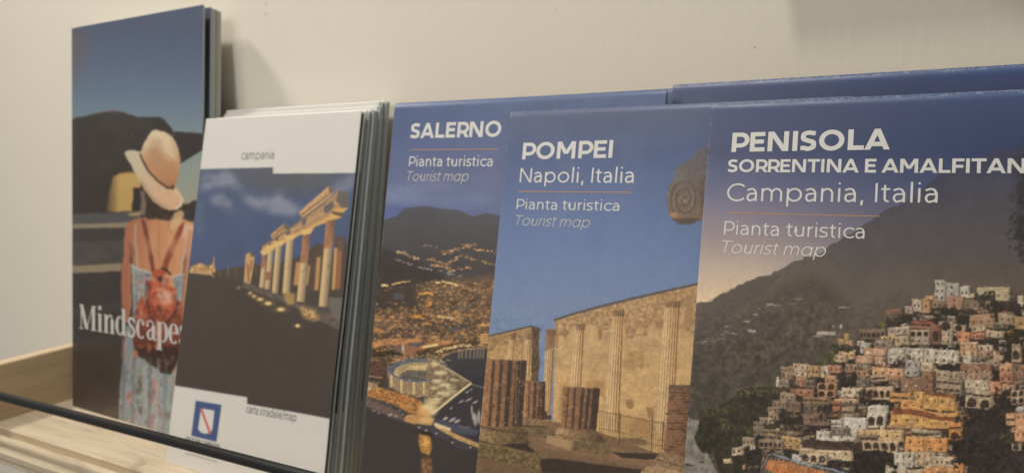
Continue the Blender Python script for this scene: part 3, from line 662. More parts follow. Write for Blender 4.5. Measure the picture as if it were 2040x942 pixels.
    s.poly([(864, 842), (878, 848), (915, 866), (955, 882), (1260, 950), (1260, 958), (955, 891), (915, 876), (868, 850)], (196, 158, 104), .95, blur=.7, tex=n3, tamp=.15)
    s.poly([(866, 840), (900, 852), (898, 858), (868, 848)], (226, 204, 160), .95, blur=.6)
    s.line([(915, 845), (925, 852), (938, 848)], 2, (170, 130, 110), .6)
    s.poly([(828, 842), (850, 846), (862, 852), (898, 868), (896, 877), (870, 868), (846, 862), (830, 852)], (72, 70, 76), .95, blur=.7)
    s.poly([(904, 876), (920, 878), (936, 888), (936, 896), (920, 894), (902, 884)], (72, 70, 76), .95, blur=.7)
    s.poly([(835, 855), (862, 860), (864, 872), (838, 862)], (50, 44, 42), .9, blur=1)
    for x, y in ((836, 850), (850, 856), (870, 862), (902, 880), (938, 890), (780, 824), (790, 828), (776, 826)): s.ell(x, y, 2.4, 1.6, (206, 190, 160), .8, .8)
    trail([(742, 815), (750, 820), (760, 824)], 12, (176, 160, 150), .7, 1.2)
    s.poly([(836, 864), (858, 868), (861, 890), (856, 906), (840, 900), (835, 880)], (204, 146, 78), .95, blur=2.5, tex=n3, tamp=.25)
    s.poly([(840, 912), (860, 910), (862, 940), (842, 950)], (150, 104, 66), .8, blur=3.5, tex=n3, tamp=.3)
    s.poly([(844, 868), (854, 870), (852, 892), (845, 890)], (232, 182, 110), .6, blur=3)
    s.grain(.032, 1.6); s.grain(.012, 6, 8)
    return s.x0, s.y0, s.done()

def art_ruins():                        # ancient wall with half columns
    s = Sheet(900, 180, 1520, 1130)
    s.vgrad([(180, (78, 88, 116)), (240, (73, 82, 112)), (300, (69, 83, 120)), (420, (86, 105, 144)), (520, (101, 119, 156)), (620, (112, 129, 160)), (1130, (114, 130, 160))])
    n = s.noise(5, 31, 4); nb = s.noise(22, 14, 4); nf = s.noise(2.2, 17, 3)
    s.a *= (1 + .012 * nb + .012 * nf)[..., None]
    # scroll of the capital
    s.poly([(1345, 336), (1372, 318), (1390, 300), (1412, 288), (1520, 240), (1520, 470), (1408, 444), (1394, 438), (1380, 444), (1360, 446), (1342, 440), (1332, 428), (1330, 410),
            (1329, 395), (1333, 370), (1346, 352), (1352, 344)], ramp2((1380, 310), (84, 80, 84), (1370, 445), (112, 91, 72)), blur=.8, tex=n, tamp=.09)
    for k in range(140):
        t = k / 139; a = 2.1 + t * 15; rr = 32 * (1 - t) ** .85 + 2
        x = 1363 + rr * .85 * math.cos(a) ; y = 396 + rr * 1.2 * math.sin(a)
        if k: s.line([(px, py), (x, y)], 2.2, (66, 54, 46), .75, 2); s.line([(px - 3, py - 1), (x - 3, y - 1)], 1.6, (150, 126, 104), .35, 2)
        px, py = x, y
    s.ell(1363, 398, 4, 6, (140, 116, 94), .7, .9); s.ell(1364, 394, 1.5, 4, (56, 46, 40), .7, .8)
    s.poly([(1392, 360), (1412, 350), (1412, 440), (1396, 430), (1394, 400)], (84, 72, 64), .6, blur=3, tex=n, tamp=.2)
    s.poly([(1334, 430), (1350, 436), (1380, 434), (1396, 436), (1380, 446), (1352, 447)], (70, 58, 48), .8, blur=1.5)
    s.ell(1342, 428, 8, 6, (178, 142, 104), .6, .9); s.ell(1352, 350, 14, 12, (104, 100, 102), .6, 1)
    # main wall
    wall = [(1107, 636), (1150, 622), (1250, 596), (1383, 566), (1520, 530), (1520, 1000), (1330, 960), (1190, 900), (1100, 880)]
    s.poly(wall, ramp2((0, 600), (172, 142, 105), (0, 760), (192, 157, 109)), tex=nb, tamp=.09)
    w, m = s.mask([(1107, 660), (1383, 590), (1520, 560), (1520, 1000), (1330, 960), (1100, 880)], 1)
    s.put(w, m * np.clip(n[w[0], w[1]] * 1.7 - .5, 0, 1), (160, 126, 86), .45); s.put(w, m * np.clip(nf[w[0], w[1]] * 1.6 - .6, 0, 1), (210, 176, 126), .25); s.put(w, m * np.clip(nb[w[0], w[1]] * 1.8 - .5, 0, 1), (168, 136, 96), .6)
    w, m = s.mask([(1107, 636), (1250, 596), (1383, 566), (1520, 530), (1520, 690), (1390, 670), (1350, 650), (1318, 652), (1300, 640), (1292, 655), (1270, 652), (1255, 690), (1248, 680),
                   (1245, 640), (1215, 645), (1200, 672), (1190, 650), (1165, 645), (1140, 650), (1125, 680), (1108, 700)], 1.5)
    s.put(w, m * np.clip(.75 + .5 * nb[w[0], w[1]], 0, 1), (158, 124, 86), .9)
    s.put(w, m * np.clip(n[w[0], w[1]] * 2.0 - .35, 0, 1), (122, 95, 68), .6)
    s.put(w, m * np.clip(-n[w[0], w[1]] * 2.6 - .5, 0, 1), (196, 162, 118), .7)
    for pts, c, al in (([(1250, 700), (1283, 696), (1284, 720), (1282, 735), (1270, 728), (1262, 738), (1250, 730), (1243, 725)], (162, 126, 84), .7),
                       ([(1192, 648), (1200, 655), (1198, 678), (1192, 674)], (140, 108, 72), .8),
                       ([(1264, 660), (1290, 656), (1290, 668), (1266, 668)], (146, 112, 76), .7), ([(1268, 659), (1282, 658), (1282, 664), (1268, 665)], (206, 172, 124), .8),
                       ([(1305, 640), (1320, 638), (1318, 654), (1306, 654)], (140, 108, 76), .7), ([(1115, 668), (1126, 670), (1122, 690), (1112, 700)], (206, 170, 122), .6),
                       ([(1167, 758), (1205, 756), (1206, 800), (1188, 770), (1168, 775)], (160, 122, 80), .7), ([(1118, 770), (1132, 756), (1130, 800), (1112, 840)], (150, 116, 78), .6),
                       ([(1365, 590), (1380, 586), (1380, 640), (1368, 650)], (150, 116, 80), .6)):
        s.poly(pts, c, al, blur=1.5, tex=n, tamp=.12)
    s.line([(1245, 728), (1340, 724)], 1, (160, 124, 80), .5); s.line([(1245, 690), (1330, 684)], 1, (170, 134, 90), .5); s.line([(1205, 660), (1216, 658), (1225, 648)], 1.4, (212, 178, 130), .7)
    s.line([(1205, 685), (1208, 675), (1210, 668)], 1.2, (140, 106, 70), .7)
    s.line([(1105, 636.5), (1150, 622.5), (1250, 596.5), (1383, 566.5), (1520, 531)], 5, (84, 76, 72), .95)
    s.poly([(1106, 638), (1112, 636), (1110, 690), (1105, 690)], (150, 116, 80), .8)
    # the far piece of wall
    s.poly([(900, 690), (972, 668), (1060, 649), (1076, 656), (1073, 690), (1070, 850), (900, 880)], ramp2((0, 660), (156, 124, 88), (0, 740), (184, 148, 100)), tex=n, tamp=.12, blur=.4)
    s.poly([(1059, 650), (1076, 655), (1073, 685), (1076, 720), (1072, 760), (1058, 760), (1060, 700)], (84, 68, 52), .95, blur=.6, tex=n, tamp=.3)
    s.line([(900, 690), (972, 669), (1058, 649), (1077, 655)], 3.2, (80, 72, 66), .95)
    s.poly([(900, 690), (960, 675), (1050, 662), (1050, 685), (1020, 690), (1000, 680), (980, 700), (900, 705)], (134, 106, 76), .5, blur=2, tex=n, tamp=.25)
    def pilaster(tx0, tx1, ty, bx0, bx1, by, nf_, cap=True, dark=.0):
        s.poly([(tx0, ty), (tx1, ty - 1), (bx1, by), (bx0, by)], ramp2((tx0, 0), (204, 172, 128), (tx1 + 2, 0), (170, 130, 86)), blur=.4, tex=nb, tamp=.04)
        for k in range(nf_):
            t = (k + .55) / nf_; a, b = (tx0 + (tx1 - tx0) * t, ty), (bx0 + (bx1 - bx0) * t, by)
            s.line([a, b], (1.1 + 1.4 * t), (112, 78, 48), .5 + .45 * t, 1.3)
            s.line([(a[0] - 2, a[1]), (b[0] - 2, b[1])], 1.2, (222, 190, 146), .5, 1)
        if cap: s.poly([(tx0 - 1, ty), (tx1 + 2, ty - 1), (tx1 + 1, ty + 12), (tx0, ty + 12)], (92, 72, 54), .6, blur=1, tex=n, tamp=.3)
    pilaster(1016, 1027, 664, 1010, 1022, 720, 3); pilaster(1048, 1059, 664, 1040, 1056, 745, 3)
    pilaster(1089, 1106, 656, 1080, 1096, 835, 4); s.poly([(1089, 656), (1106, 656), (1103, 690), (1086, 700)], (112, 80, 60), .6, blur=2)
    pilaster(1148, 1165, 645, 1136, 1158, 780, 4)
    pilaster(1221, 1243, 618, 1205, 1234, 860, 5); pilaster(1326, 1355, 600, 1308, 1342, 860, 6)
    # blotches low on the wall, railing
    s.ell(1255, 803.5, 8.5, 10, (150, 116, 80), .9, .35)
    s.poly([(1288, 810), (1302, 810), (1304, 822), (1300, 834), (1292, 830)], (146, 112, 78), .9, blur=.8)
    s.poly([(1252, 860), (1256, 845), (1264, 834), (1280, 829), (1290, 834), (1298, 850), (1302, 870)], (170, 132, 88), .9, blur=1.2)
    s.poly([(1235, 872), (1270, 870), (1290, 876), (1285, 886), (1240, 882)], (86, 72, 54), .7, blur=1.5)
    # floor
    s.poly([(900, 890), (960, 850), (1050, 850), (1090, 835), (1190, 858), (1240, 876), (1300, 898), (1330, 905), (1520, 940), (1520, 1130), (900, 1130)],
           ramp2((0, 860), (122, 96, 72), (0, 960), (104, 84, 64)), tex=nf, tamp=.08, blur=.6)
    s.poly([(1070, 862), (1130, 870), (1190, 880), (1260, 900), (1310, 912), (1300, 930), (1180, 910), (1080, 890)], (132, 104, 78), .8, blur=3, tex=nf, tamp=.06)
    blk = (58, 48, 42)
    s.poly([(1076, 912), (1110, 912), (1180, 922), (1278, 934), (1276, 950), (1180, 946), (1080, 940)], blk, .95, blur=.8)
    s.poly([(1216, 898), (1230, 900), (1300, 902), (1316, 902), (1314, 912), (1290, 914), (1240, 910)], blk, .95, blur=.8)
    s.poly([(1180, 868), (1212, 874), (1204, 882), (1180, 884)], (84, 68, 54), .8, blur=1)
    rail = (116, 90, 64)
    for k in range(31):
        x = 1196 + k * 4.3; y0 = 818 + k * .72; y1 = 866 + k * 1.2
        s.line([(x, y0), (x - 1.5, y1)], 1.25, rail, .8, .8)
    for x, y0, y1 in ((1236, 822, 884), (1300, 832, 902), (1322, 838, 894)): s.line([(x, y0), (x - 2, y1)], 2.4, (92, 72, 54), .95)
    for y in (0, 34, 46): s.line([(1194, 817 + y), (1236, 826 + y), (1300, 838 + y), (1324, 842 + y)], 1.4, rail, .85)
    r9 = np.random.RandomState(9)
    # broken fluted columns
    def stump(x0, x1, ty, by, bx0, bx1, fl, dark):
        s.poly([(x0, ty), (x0 + (x1 - x0) * .45, ty + 1), (x1, ty + 6), (bx1, by + 6), (bx0, by)], ramp2((x0, 0), (150, 110, 78), (x1, 0), (104, 78, 60)), blur=.5, tex=n, tamp=.16)
        for a, b, al in fl:
            p = [(x0 + (x1 - x0) * a, ty + 2), (x0 + (x1 - x0) * b, ty + 4), (bx0 + (bx1 - bx0) * b, by), (bx0 + (bx1 - bx0) * a, by - 2)]
            s.poly(p, (62, 50, 43), al, blur=.8)
        for _ in range(int((by - ty) * .9)):
            t = r9.rand(); a = r9.uniform(0, 1); x = (x0 + (x1 - x0) * a) * (1 - t) + (bx0 + (bx1 - bx0) * a) * t
            s.ell(x, ty + 4 + (by - ty - 6) * t, r9.uniform(.8, 2.6), r9.uniform(.8, 2.4), (176, 134, 98) if r9.rand() < .45 else (74, 56, 46), .5, .9)
        for k in range(int((by - ty) / 6)):
            y = ty + 5 + k * 6; s.line([(x0, y), (x0 + (x1 - x0) * .6, y + 1)], .9, (92, 66, 50), .35, 1)
    stump(1048, 1087, 756, 834, 1044, 1085, ((.16, .24, .7), (.42, .54, .9), (.68, .78, .8), (.83, 1, .95)), 0)
    s.poly([(1042, 830), (1086, 836), (1090, 846), (1040, 846)], (132, 106, 78), blur=.8, tex=n, tamp=.18); s.poly([(1040, 844), (1090, 848), (1092, 854), (1040, 853)], (104, 84, 62), blur=.8)
    s.poly([(1040, 850), (1110, 860), (1106, 872), (1040, 866)], (106, 88, 66), blur=1, tex=n, tamp=.2); s.line([(1044, 847), (1086, 849)], 2, (62, 50, 42), .7)
    s.box(1082, 818, 1090, 834, (66, 54, 46), .8); s.box(1088, 826, 1098, 834, (60, 50, 42), .8); s.line([(1086, 836), (1108, 840)], 2, (150, 122, 88), .7)
    stump(967, 1049, 714, 850, 958, 1040, ((.17, .24, .8), (.36, .44, .85), (.55, .66, .95), (.76, .86, .95), (.88, 1, .97)), 0)
    s.line([(1030, 725), (1028, 790), (1026, 845)], 1.4, (176, 140, 100), .7); 
    s.poly([(956, 846), (1000, 852), (1040, 852), (1052, 860), (1048, 868), (1056, 882), (1040, 890), (1000, 886), (950, 878)], ramp2((960, 0), (134, 110, 78), (1050, 0), (84, 68, 52)), blur=.8, tex=n, tamp=.25)
    s.line([(958, 848), (1000, 858), (1046, 862)], 2, (60, 48, 40), .8); s.line([(952, 876), (990, 886), (1050, 890)], 3, (58, 48, 40), .8, 2)
    s.poly([(900, 870), (950, 878), (1000, 886), (1066, 900), (1078, 908), (1074, 934), (1040, 930), (990, 916), (900, 908)], (106, 90, 62), .95, blur=.7, tex=n, tamp=.3)
    s.poly([(1000, 884), (1050, 882), (1068, 901), (1030, 894)], (54, 45, 40), .9, blur=1); s.line([(948, 880), (1000, 890), (1064, 903)], 1.6, (150, 124, 88), .6, 1.5)
    stump(1122, 1196, 769, 855, 1117, 1188, ((.12, .18, .6), (.3, .36, .8), (.5, .58, .9), (.66, .74, .9), (.82, 1, .95)), 0)
    s.poly([(1114, 850), (1150, 860), (1190, 862), (1204, 872), (1192, 880), (1150, 878), (1106, 868), (1106, 860)], ramp2((1110, 0), (164, 134, 98), (1200, 0), (86, 68, 52)), blur=.7, tex=n, tamp=.2)
    s.line([(1108, 864), (1150, 872), (1200, 876)], 1.6, (90, 70, 52), .7)
    s.poly([(1090, 864), (1140, 874), (1212, 884), (1222, 900), (1200, 906), (1140, 896), (1088, 880)], (110, 90, 66), .95, blur=.7, tex=n, tamp=.25); s.poly([(1090, 865), (1140, 876), (1137, 896), (1088, 880)], (166, 136, 100), .9, blur=.8)
    # brick stump
    s.poly([(1334, 766), (1400, 766), (1400, 925), (1322, 905), (1326, 860)], ramp2((1325, 0), (132, 98, 72), (1372, 0), (104, 76, 58)), blur=.5, tex=n, tamp=.18)
    r = np.random.RandomState(3)
    for k in range(24):
        y = 772 + k * 6; s.line([(1322, y), (1400, y + 2)], 1.1, (150, 118, 90), .4, 1)
        for j in range(6):
            x = 1326 + j * 12 + (k % 2) * 6; s.line([(x, y), (x, y + 6)], 1, (148, 116, 88), .32, .9)
            if r.rand() < .3: s.box(x, y + 1, x + 11, y + 5, (74, 52, 42), .55)
    s.poly([(1334, 766), (1400, 765), (1400, 772), (1332, 774)], (92, 78, 66), .8, blur=1)
    s.poly([(1312, 900), (1330, 898), (1400, 920), (1400, 1000), (1300, 922)], (138, 112, 84), .9, blur=1, tex=n, tamp=.2); s.line([(1310, 914), (1400, 938)], 2, (80, 62, 48), .7)
    s.poly([(1274, 942), (1290, 928), (1310, 926), (1400, 950), (1400, 1010), (1270, 1000)], (164, 134, 98), .9, blur=.9, tex=n, tamp=.1)
    wx = s.noise(6, 61, 2) * 1.0; wy = s.noise(6, 62, 2) * 1.2
    s.a = s.a[np.clip(np.arange(s.H)[:, None] + wy, 0, s.H - 1).astype(int), np.clip(np.arange(s.W)[None, :] + wx, 0, s.W - 1).astype(int)]
    lo = np.clip((np.arange(s.H) / s.S + s.y0 - 600) / 60, 0, 1)[:, None]
    s.a *= (1 + (.035 * s.noise(2.6, 63, 2) + .05 * s.noise(9, 64, 3)) * lo)[..., None]
    s.grain(.032, 1.6)
    return s.x0, s.y0, s.done()

def art_hill_village():                 # white and ochre houses on a cliff
    s = Sheet(1330, 150, 2330, 1270)
    s.vgrad([(150, (60, 84, 128)), (182, (60, 80, 120)), (209, (68, 76, 108)), (300, (66, 73, 103)), (370, (92, 95, 124)), (430, (124, 117, 130)), (480, (146, 132, 132)), (530, (176, 158, 145)), (600, (206, 180, 148)), (1270, (206, 180, 148))])
    w = s.win(1330, 150, 2330, 1270)
    fx = np.clip((w[2] - 1500) / 500, 0, 1) * np.ones_like(w[3])
    fx = fx * np.clip((w[3] - 150) / 150, .35, 1); s.put(w, fx, (48, 60, 92), .7)
    wr = s.noise(4, 77, 3)
    edge = 204 - (w[2] - 1417) * .0464
    band = np.exp(-((w[3] - edge - 2.5) / 4.0) ** 2) * np.clip(.28 + .9 * wr[w[0], w[1]], 0, 1); s.put(w, band, (150, 148, 150), .55)
    fl = s.noise(1.6, 78, 1); s.put(w, np.exp(-((w[3] - edge - 3) / 5.0) ** 2) * (fl[w[0], w[1]] > .95), (196, 190, 184), .6)
    n = s.noise(30, 41, 5); nf = s.noise(3, 42, 3); nm = s.noise(9, 43, 4)
    ridge = [(1330, 640), (1383, 612), (1389, 606), (1395, 603), (1405, 602), (1418, 599), (1421, 592), (1430, 588), (1439, 584), (1443, 585), (1449, 583), (1456, 577), (1463, 576), (1468, 570), (1474, 568), (1480, 567), (1486, 561),
             (1495, 559), (1505, 555), (1510, 551), (1528, 548), (1538, 545), (1543, 538), (1552, 537), (1570, 530), (1578, 524), (1584, 522), (1602, 519), (1603, 512), (1618, 514), (1640, 505), (1655, 488), (1668, 484), (1684, 470),
             (1700, 466), (1718, 452), (1735, 442), (1752, 428), (1765, 418), (1785, 414), (1800, 404), (1815, 392), (1832, 378), (1852, 362), (1870, 345), (1900, 330), (1940, 316), (2000, 300), (2330, 280), (2330, 1270), (1330, 1270)]
    def mcol(X, Y):
        t = np.clip((Y - 330) / 230, 0, 1)[..., None] * np.ones_like(X)[..., None]
        c = np.asarray((64, 66, 84), np.float32) * (1 - t) + np.asarray((94, 84, 75), np.float32) * t
        u = np.clip((Y - 580) / 200, 0, 1)[..., None]
        return c * (1 - u) + np.asarray((76, 68, 60), np.float32) * u
    s.poly(ridge, mcol, blur=.7, tex=n, tamp=.05)
    s.poly([(1383, 614), (1440, 586), (1500, 560), (1560, 540), (1520, 590), (1470, 610), (1430, 660), (1383, 690)], (80, 72, 66), .7, blur=3)
    s.poly([(1700, 480), (1850, 400), (2050, 370), (2050, 520), (1850, 540), (1720, 560), (1640, 560)], (82, 76, 80), .35, blur=30)
    s.poly([(1350, 690), (1395, 680), (1430, 650), (1470, 620), (1520, 600), (1560, 560), (1620, 545), (1700, 600), (1640, 690), (1560, 760), (1480, 770), (1400, 840), (1350, 840)], (70, 63, 55), .6, blur=14, tex=nm, tamp=.14)
    s.poly([(1540, 620), (1640, 600), (1700, 640), (1660, 700), (1570, 690)], (88, 76, 65), .45, blur=10, tex=nm, tamp=.25)
    s.poly([(1440, 690), (1560, 670), (1540, 730), (1450, 745)], (86, 72, 60), .4, blur=12, tex=nm, tamp=.3)
    for x, y, c_ in ((1560, 610, .5), (1600, 640, .5), (1640, 610, .4), (1480, 720, .5), (1520, 700, .4)):
        s.line([(x, y), (x - 6, y + 40)], 5, (104, 88, 76), c_ * .5, 6)
    r = np.random.RandomState(11)
    def hsh(x, y, a, b, c, al=.9): s.box(x, y, x + a, y + b, c, al, blur=.4)
    for x, y, a, b, c, al in ((1525, 604, 14, 4, (150, 142, 132), .8), (1538, 606, 16, 3, (140, 130, 118), .7), (1500, 624, 10, 4, (150, 140, 130), .8), (1480, 637, 14, 3.5, (160, 150, 140), .8), (1489, 654, 16, 6, (156, 148, 142), .85),
                              (1442, 651, 9, 4, (150, 140, 132), .8), (1441, 662, 10, 6, (120, 112, 106), .8), (1454, 666, 14, 2, (170, 162, 152), .8), (1434, 668, 8, 3, (130, 120, 112), .8), (1582, 592, 14, 4, (134, 120, 106), .7),
                              (1570, 602, 12, 3, (130, 116, 104), .7), (1672, 608, 20, 2.5, (168, 156, 142), .8), (1629, 658, 38, 7, (176, 166, 150), .85), (1621, 666, 20, 2.5, (150, 140, 126), .8), (1660, 645, 4, 5, (170, 160, 150), .7), (1674, 644, 5, 7, (176, 168, 160), .8)):
        hsh(x, y, a, b, c, al)
    for _ in range(46):
        t = r.rand(); x = 1385 + t * 60 + r.randn() * 6; y = 684 - t * 10 + r.randn() * 3; s.ell(x, y, 2.2, .9, (130, 118, 108), .6, .9)
    for _ in range(80):
        t = r.rand(); x = 1465 + t * 160 + r.randn() * 8; y = 632 - t * 50 + r.randn() * 6; s.ell(x, y, r.uniform(1, 4), .9, (128, 114, 100), .45, .9)
    # pine at the right
    for _ in range(260):
        x = 2046 - abs(r.randn()) * 16; y = 455 + r.randn() * 30
        if y < 360: continue
        s.ell(x + (y - 455) * .1, y, r.uniform(1, 4), r.uniform(1, 3.5), (56, 52, 50), .6, .9, r.rand() * 3)
    for _ in range(150):
        x = 2046 - abs(r.randn()) * 10; y = 340 + r.randn() * 24; s.ell(x, y, r.uniform(2, 5), r.uniform(1.5, 4), (56, 56, 66), .5, .9)
    for _ in range(900):
        x = r.uniform(2030, 2240); y = r.uniform(300, 600) - (x - 2040) * .15
        if y > 520 + (x - 2040) * .4 or y < 330 - (x - 2040) * .2: continue
        s.ell(x, y, r.uniform(3, 9), r.uniform(2, 6), np.array((52, 50, 52)) * r.uniform(.85, 1.15), .6, .9, r.rand() * 3)
    # hillside under the houses
    dk = (54, 46, 41)
    s.poly([(1640, 720), (1700, 690), (1740, 660), (1800, 625), (1900, 605), (2060, 600), (2330, 610), (2330, 1270), (1330, 1270), (1420, 960), (1500, 830)], dk, .97, blur=16, tex=nm, tamp=.2)
    s.poly([(1560, 780), (1680, 730), (1780, 660), (1900, 640), (2330, 640), (2330, 1270), (1440, 1270), (1450, 930)], dk, .95, blur=6, tex=nm, tamp=.2)
    # headland with trees, and the sea
    s.poly([(1330, 826), (1395, 836), (1415, 850), (1405, 900), (1440, 960), (1440, 1270), (1330, 1270)], (122, 115, 106), 1, blur=1)
    for _ in range(420):
        x = r.uniform(1345, 1440); y = r.uniform(834, 1000); s.line([(x - r.uniform(1, 5), y), (x + r.uniform(1, 5), y + .4)], .9, (170, 160, 146) if r.rand() < .5 else (104, 96, 88), .5, .8)
    s.poly([(1386, 880), (1384, 868), (1390, 855), (1394, 840), (1392, 828), (1400, 818), (1420, 815), (1440, 800), (1452, 795), (1470, 780), (1500, 770), (1530, 765), (1560, 790), (1560, 860), (1500, 930), (1440, 960), (1420, 905), (1396, 900)],
           (52, 48, 38), blur=1.2, tex=nm, tamp=.2)
    def leaves(k, x0, y0, x1, y1, c, al=.6, q=3.0):
        for _ in range(k):
            x = r.uniform(x0, x1); y = r.uniform(y0, y1)
            s.ell(x, y, r.uniform(.5, 1) * q, r.uniform(.3, .7) * q, np.array(c) * r.uniform(.7, 1.2), al * r.uniform(.4, 1), .9, r.rand() * 3)
    for x0, y0, x1, y1, c in ((1400, 812, 1448, 832, (84, 78, 50)), (1462, 774, 1520, 792, (106, 92, 56)), (1500, 762, 1548, 780, (98, 92, 56)), (1440, 836, 1456, 856, (86, 80, 50)), (1460, 866, 1480, 880, (70, 66, 46)), (1480, 850, 1498, 862, (84, 76, 44)),
                              (1440, 800, 1480, 815, (72, 68, 46)), (1464, 800, 1520, 850, (62, 58, 42)), (1400, 835, 1450, 870, (60, 56, 44))):
        leaves(60, x0, y0, x1, y1, c, .7)
    leaves(160, 1392, 840, 1500, 920, (46, 43, 34), .7, 4)
    leaves(140, 1400, 800, 1560, 900, (92, 88, 54), .45, 2.6); leaves(120, 1440, 770, 1580, 850, (104, 98, 60), .4, 2.4); leaves(90, 1398, 850, 1470, 905, (78, 74, 50), .45, 2.6)
    s.poly([(1360, 923), (1374, 925), (1382, 928), (1374, 930), (1362, 928)], (50, 44, 40), .95, blur=.4)
    s.line([(1362, 927), (1378, 927)], 1.6, (90, 84, 78), .8)
    # ---- houses. Corners measured on enlarged pieces of the printed picture.
    Z = {3: (1640, 520, 4.282), 4: (1840, 520, 4.28), 5: (1640, 720, 4.245), 6: (1840, 720, 4.245), 2: (1360, 720, 4.244)}
    def house(z, x0, y0, x1, y1, c, nx=0, ny=1, kind='w', base=None):
        ox, oy, k = Z[z]; x0, x1 = ox + x0 / k, ox + x1 / k; y0, y1 = oy + y0 / k, oy + y1 / k
        c = lerp(np.array(c, float) * np.array((.99, .96, .93)), (178, 164, 144), .27); tl = (x1 - x0) * .03 * r.uniform(.2, 1.8)
        s.poly([(x0 - .8, y0 - .8), (x1 + 2.2, y0 + tl - .6), (x1 + 2.2, y1 + 2), (x0 - .8, y1 + 1.5)], (50, 42, 37), .6, blur=.9)
        s.poly([(x0, y0), (x1, y0 + tl), (x1, y1 + tl), (x0, y1)], c, blur=.25, tex=nf, tamp=.10)
        sd = min(3.5, (x1 - x0) * .16)
        s.poly([(x1 - sd, y0 + tl), (x1, y0 + tl), (x1, y1 + tl), (x1 - sd, y1 + tl)], c * .62, .8, blur=.4)
        s.line([(x0, y0 + .4), (x1, y0 + tl + .4)], 1.2, np.minimum(c * 1.15 + 6, 225), .8, .8)
        if y1 - y0 > 14: s.line([(x0, (y0 + y1) / 2 + r.uniform(-2, 2)), (x1 - sd, (y0 + y1) / 2 + tl)], .9, c * .75, .6, .8)
        # roof terraces, annexes, awnings and balconies that break up the block
        for _ in range(int((x1 - x0) * (y1 - y0) / 110) + 1):
            a = r.uniform(x0, x1); b = r.uniform(y0 - 1, y1); q = r.uniform(.72, 1.18)
            s.box(a, b, a + r.uniform(2, 9), b + r.uniform(1.5, 5), np.clip(lerp(c * q, (196, 182, 160), r.uniform(0, .4)), 0, 214), .6, blur=.35)
        for _ in range(int((x1 - x0) / 9)):
            a = r.uniform(x0, x1 - 4); b = r.uniform(y0 + 2, y1); s.line([(a, b), (a + r.uniform(3, 8), b + .4)], r.uniform(.7, 1.4), (74, 60, 50) if r.rand() < .55 else (206, 196, 176), .6, .8)
        for _ in range(int((x1 - x0) / 12)):
            a = r.uniform(x0, x1); s.box(a, y0 - r.uniform(1, 3.4), a + r.uniform(1.5, 5), y0 + .5, np.clip(c * r.uniform(.7, 1.1), 0, 214), .85, blur=.35)
        if r.rand() < .6:
            for _ in range(3): s.ell(r.uniform(x0, x1), y1 + r.uniform(-2, 2), r.uniform(1, 4), r.uniform(.8, 2), (58, 52, 40), .7, .9)
        for j in range(ny):
            for i in range(nx):
                px = x0 + (x1 - sd - x0) * (i + .5) / nx + r.uniform(-.4, .4); py = y0 + tl * (i + .5) / nx + (y1 - y0) * (j + .52) / ny
                ww = min(3.1, (x1 - x0) / nx * .38) * r.uniform(.8, 1.1); hh = min(5.0, (y1 - y0) / ny * .5) * r.uniform(.8, 1.1)
                if kind == 'a':
                    ww = (x1 - sd - x0) / nx * .36; hh = (y1 - y0) / ny * .62
                    s.box(px - ww, py - hh * .1, px + ww, py + hh * .5, (58, 46, 40), .9, blur=.3); s.ell(px, py - hh * .1, ww, ww, (58, 46, 40), .9, .2)
                elif kind == 'l': s.box(px - ww * .6, py - hh * .5, px + ww * .6, py + hh * .5, (206, 196, 178), .9, blur=.3)
                elif kind == 'b': s.box(px - (x1 - x0) / nx * .4, py - hh * .45, px + (x1 - x0) / nx * .4, py + hh * .5, (64, 52, 44), .9, blur=.3)
                else:
                    s.box(px - ww * .5, py - hh * .5, px + ww * .5, py + hh * .5, (56, 46, 42), .92, blur=.25)
                    if r.rand() < .4: s.line([(px - ww, py + hh * .55), (px + ww, py + hh * .55)], .9, (84, 70, 60), .8, .7)
    wh, cr, oc, ye, pk, gr, re = (190, 184, 170), (186, 166, 136), (192, 144, 100), (204, 150, 78), (176, 118, 92), (152, 150, 146), (146, 84, 62)
    # small houses that fill the slope behind the measured ones
    for _ in range(620):
        x = r.uniform(1470, 2300); y = r.uniform(600, 945); lim = 1880 - (y - 575) * 1.35 if y < 760 else 1625 - (y - 760) * 1.0
        if x < lim + r.uniform(0, 26) or (1915 < x < 2010 and y > 795) or (1700 < x < 1790 and y > 895) or (x > 2012 and y > 880): continue
        a, b = r.uniform(7, 20), r.uniform(5, 11); c0 = [wh, cr, oc, pk, gr, cr, wh, (160, 128, 96), (134, 106, 84)][r.randint(9)]
        house(5, (x - 1640) * 4.245, (y - 720) * 4.245, (x + a - 1640) * 4.245, (y + b - 720) * 4.245, np.array(c0) * r.uniform(.62, .98), r.randint(1, 4))
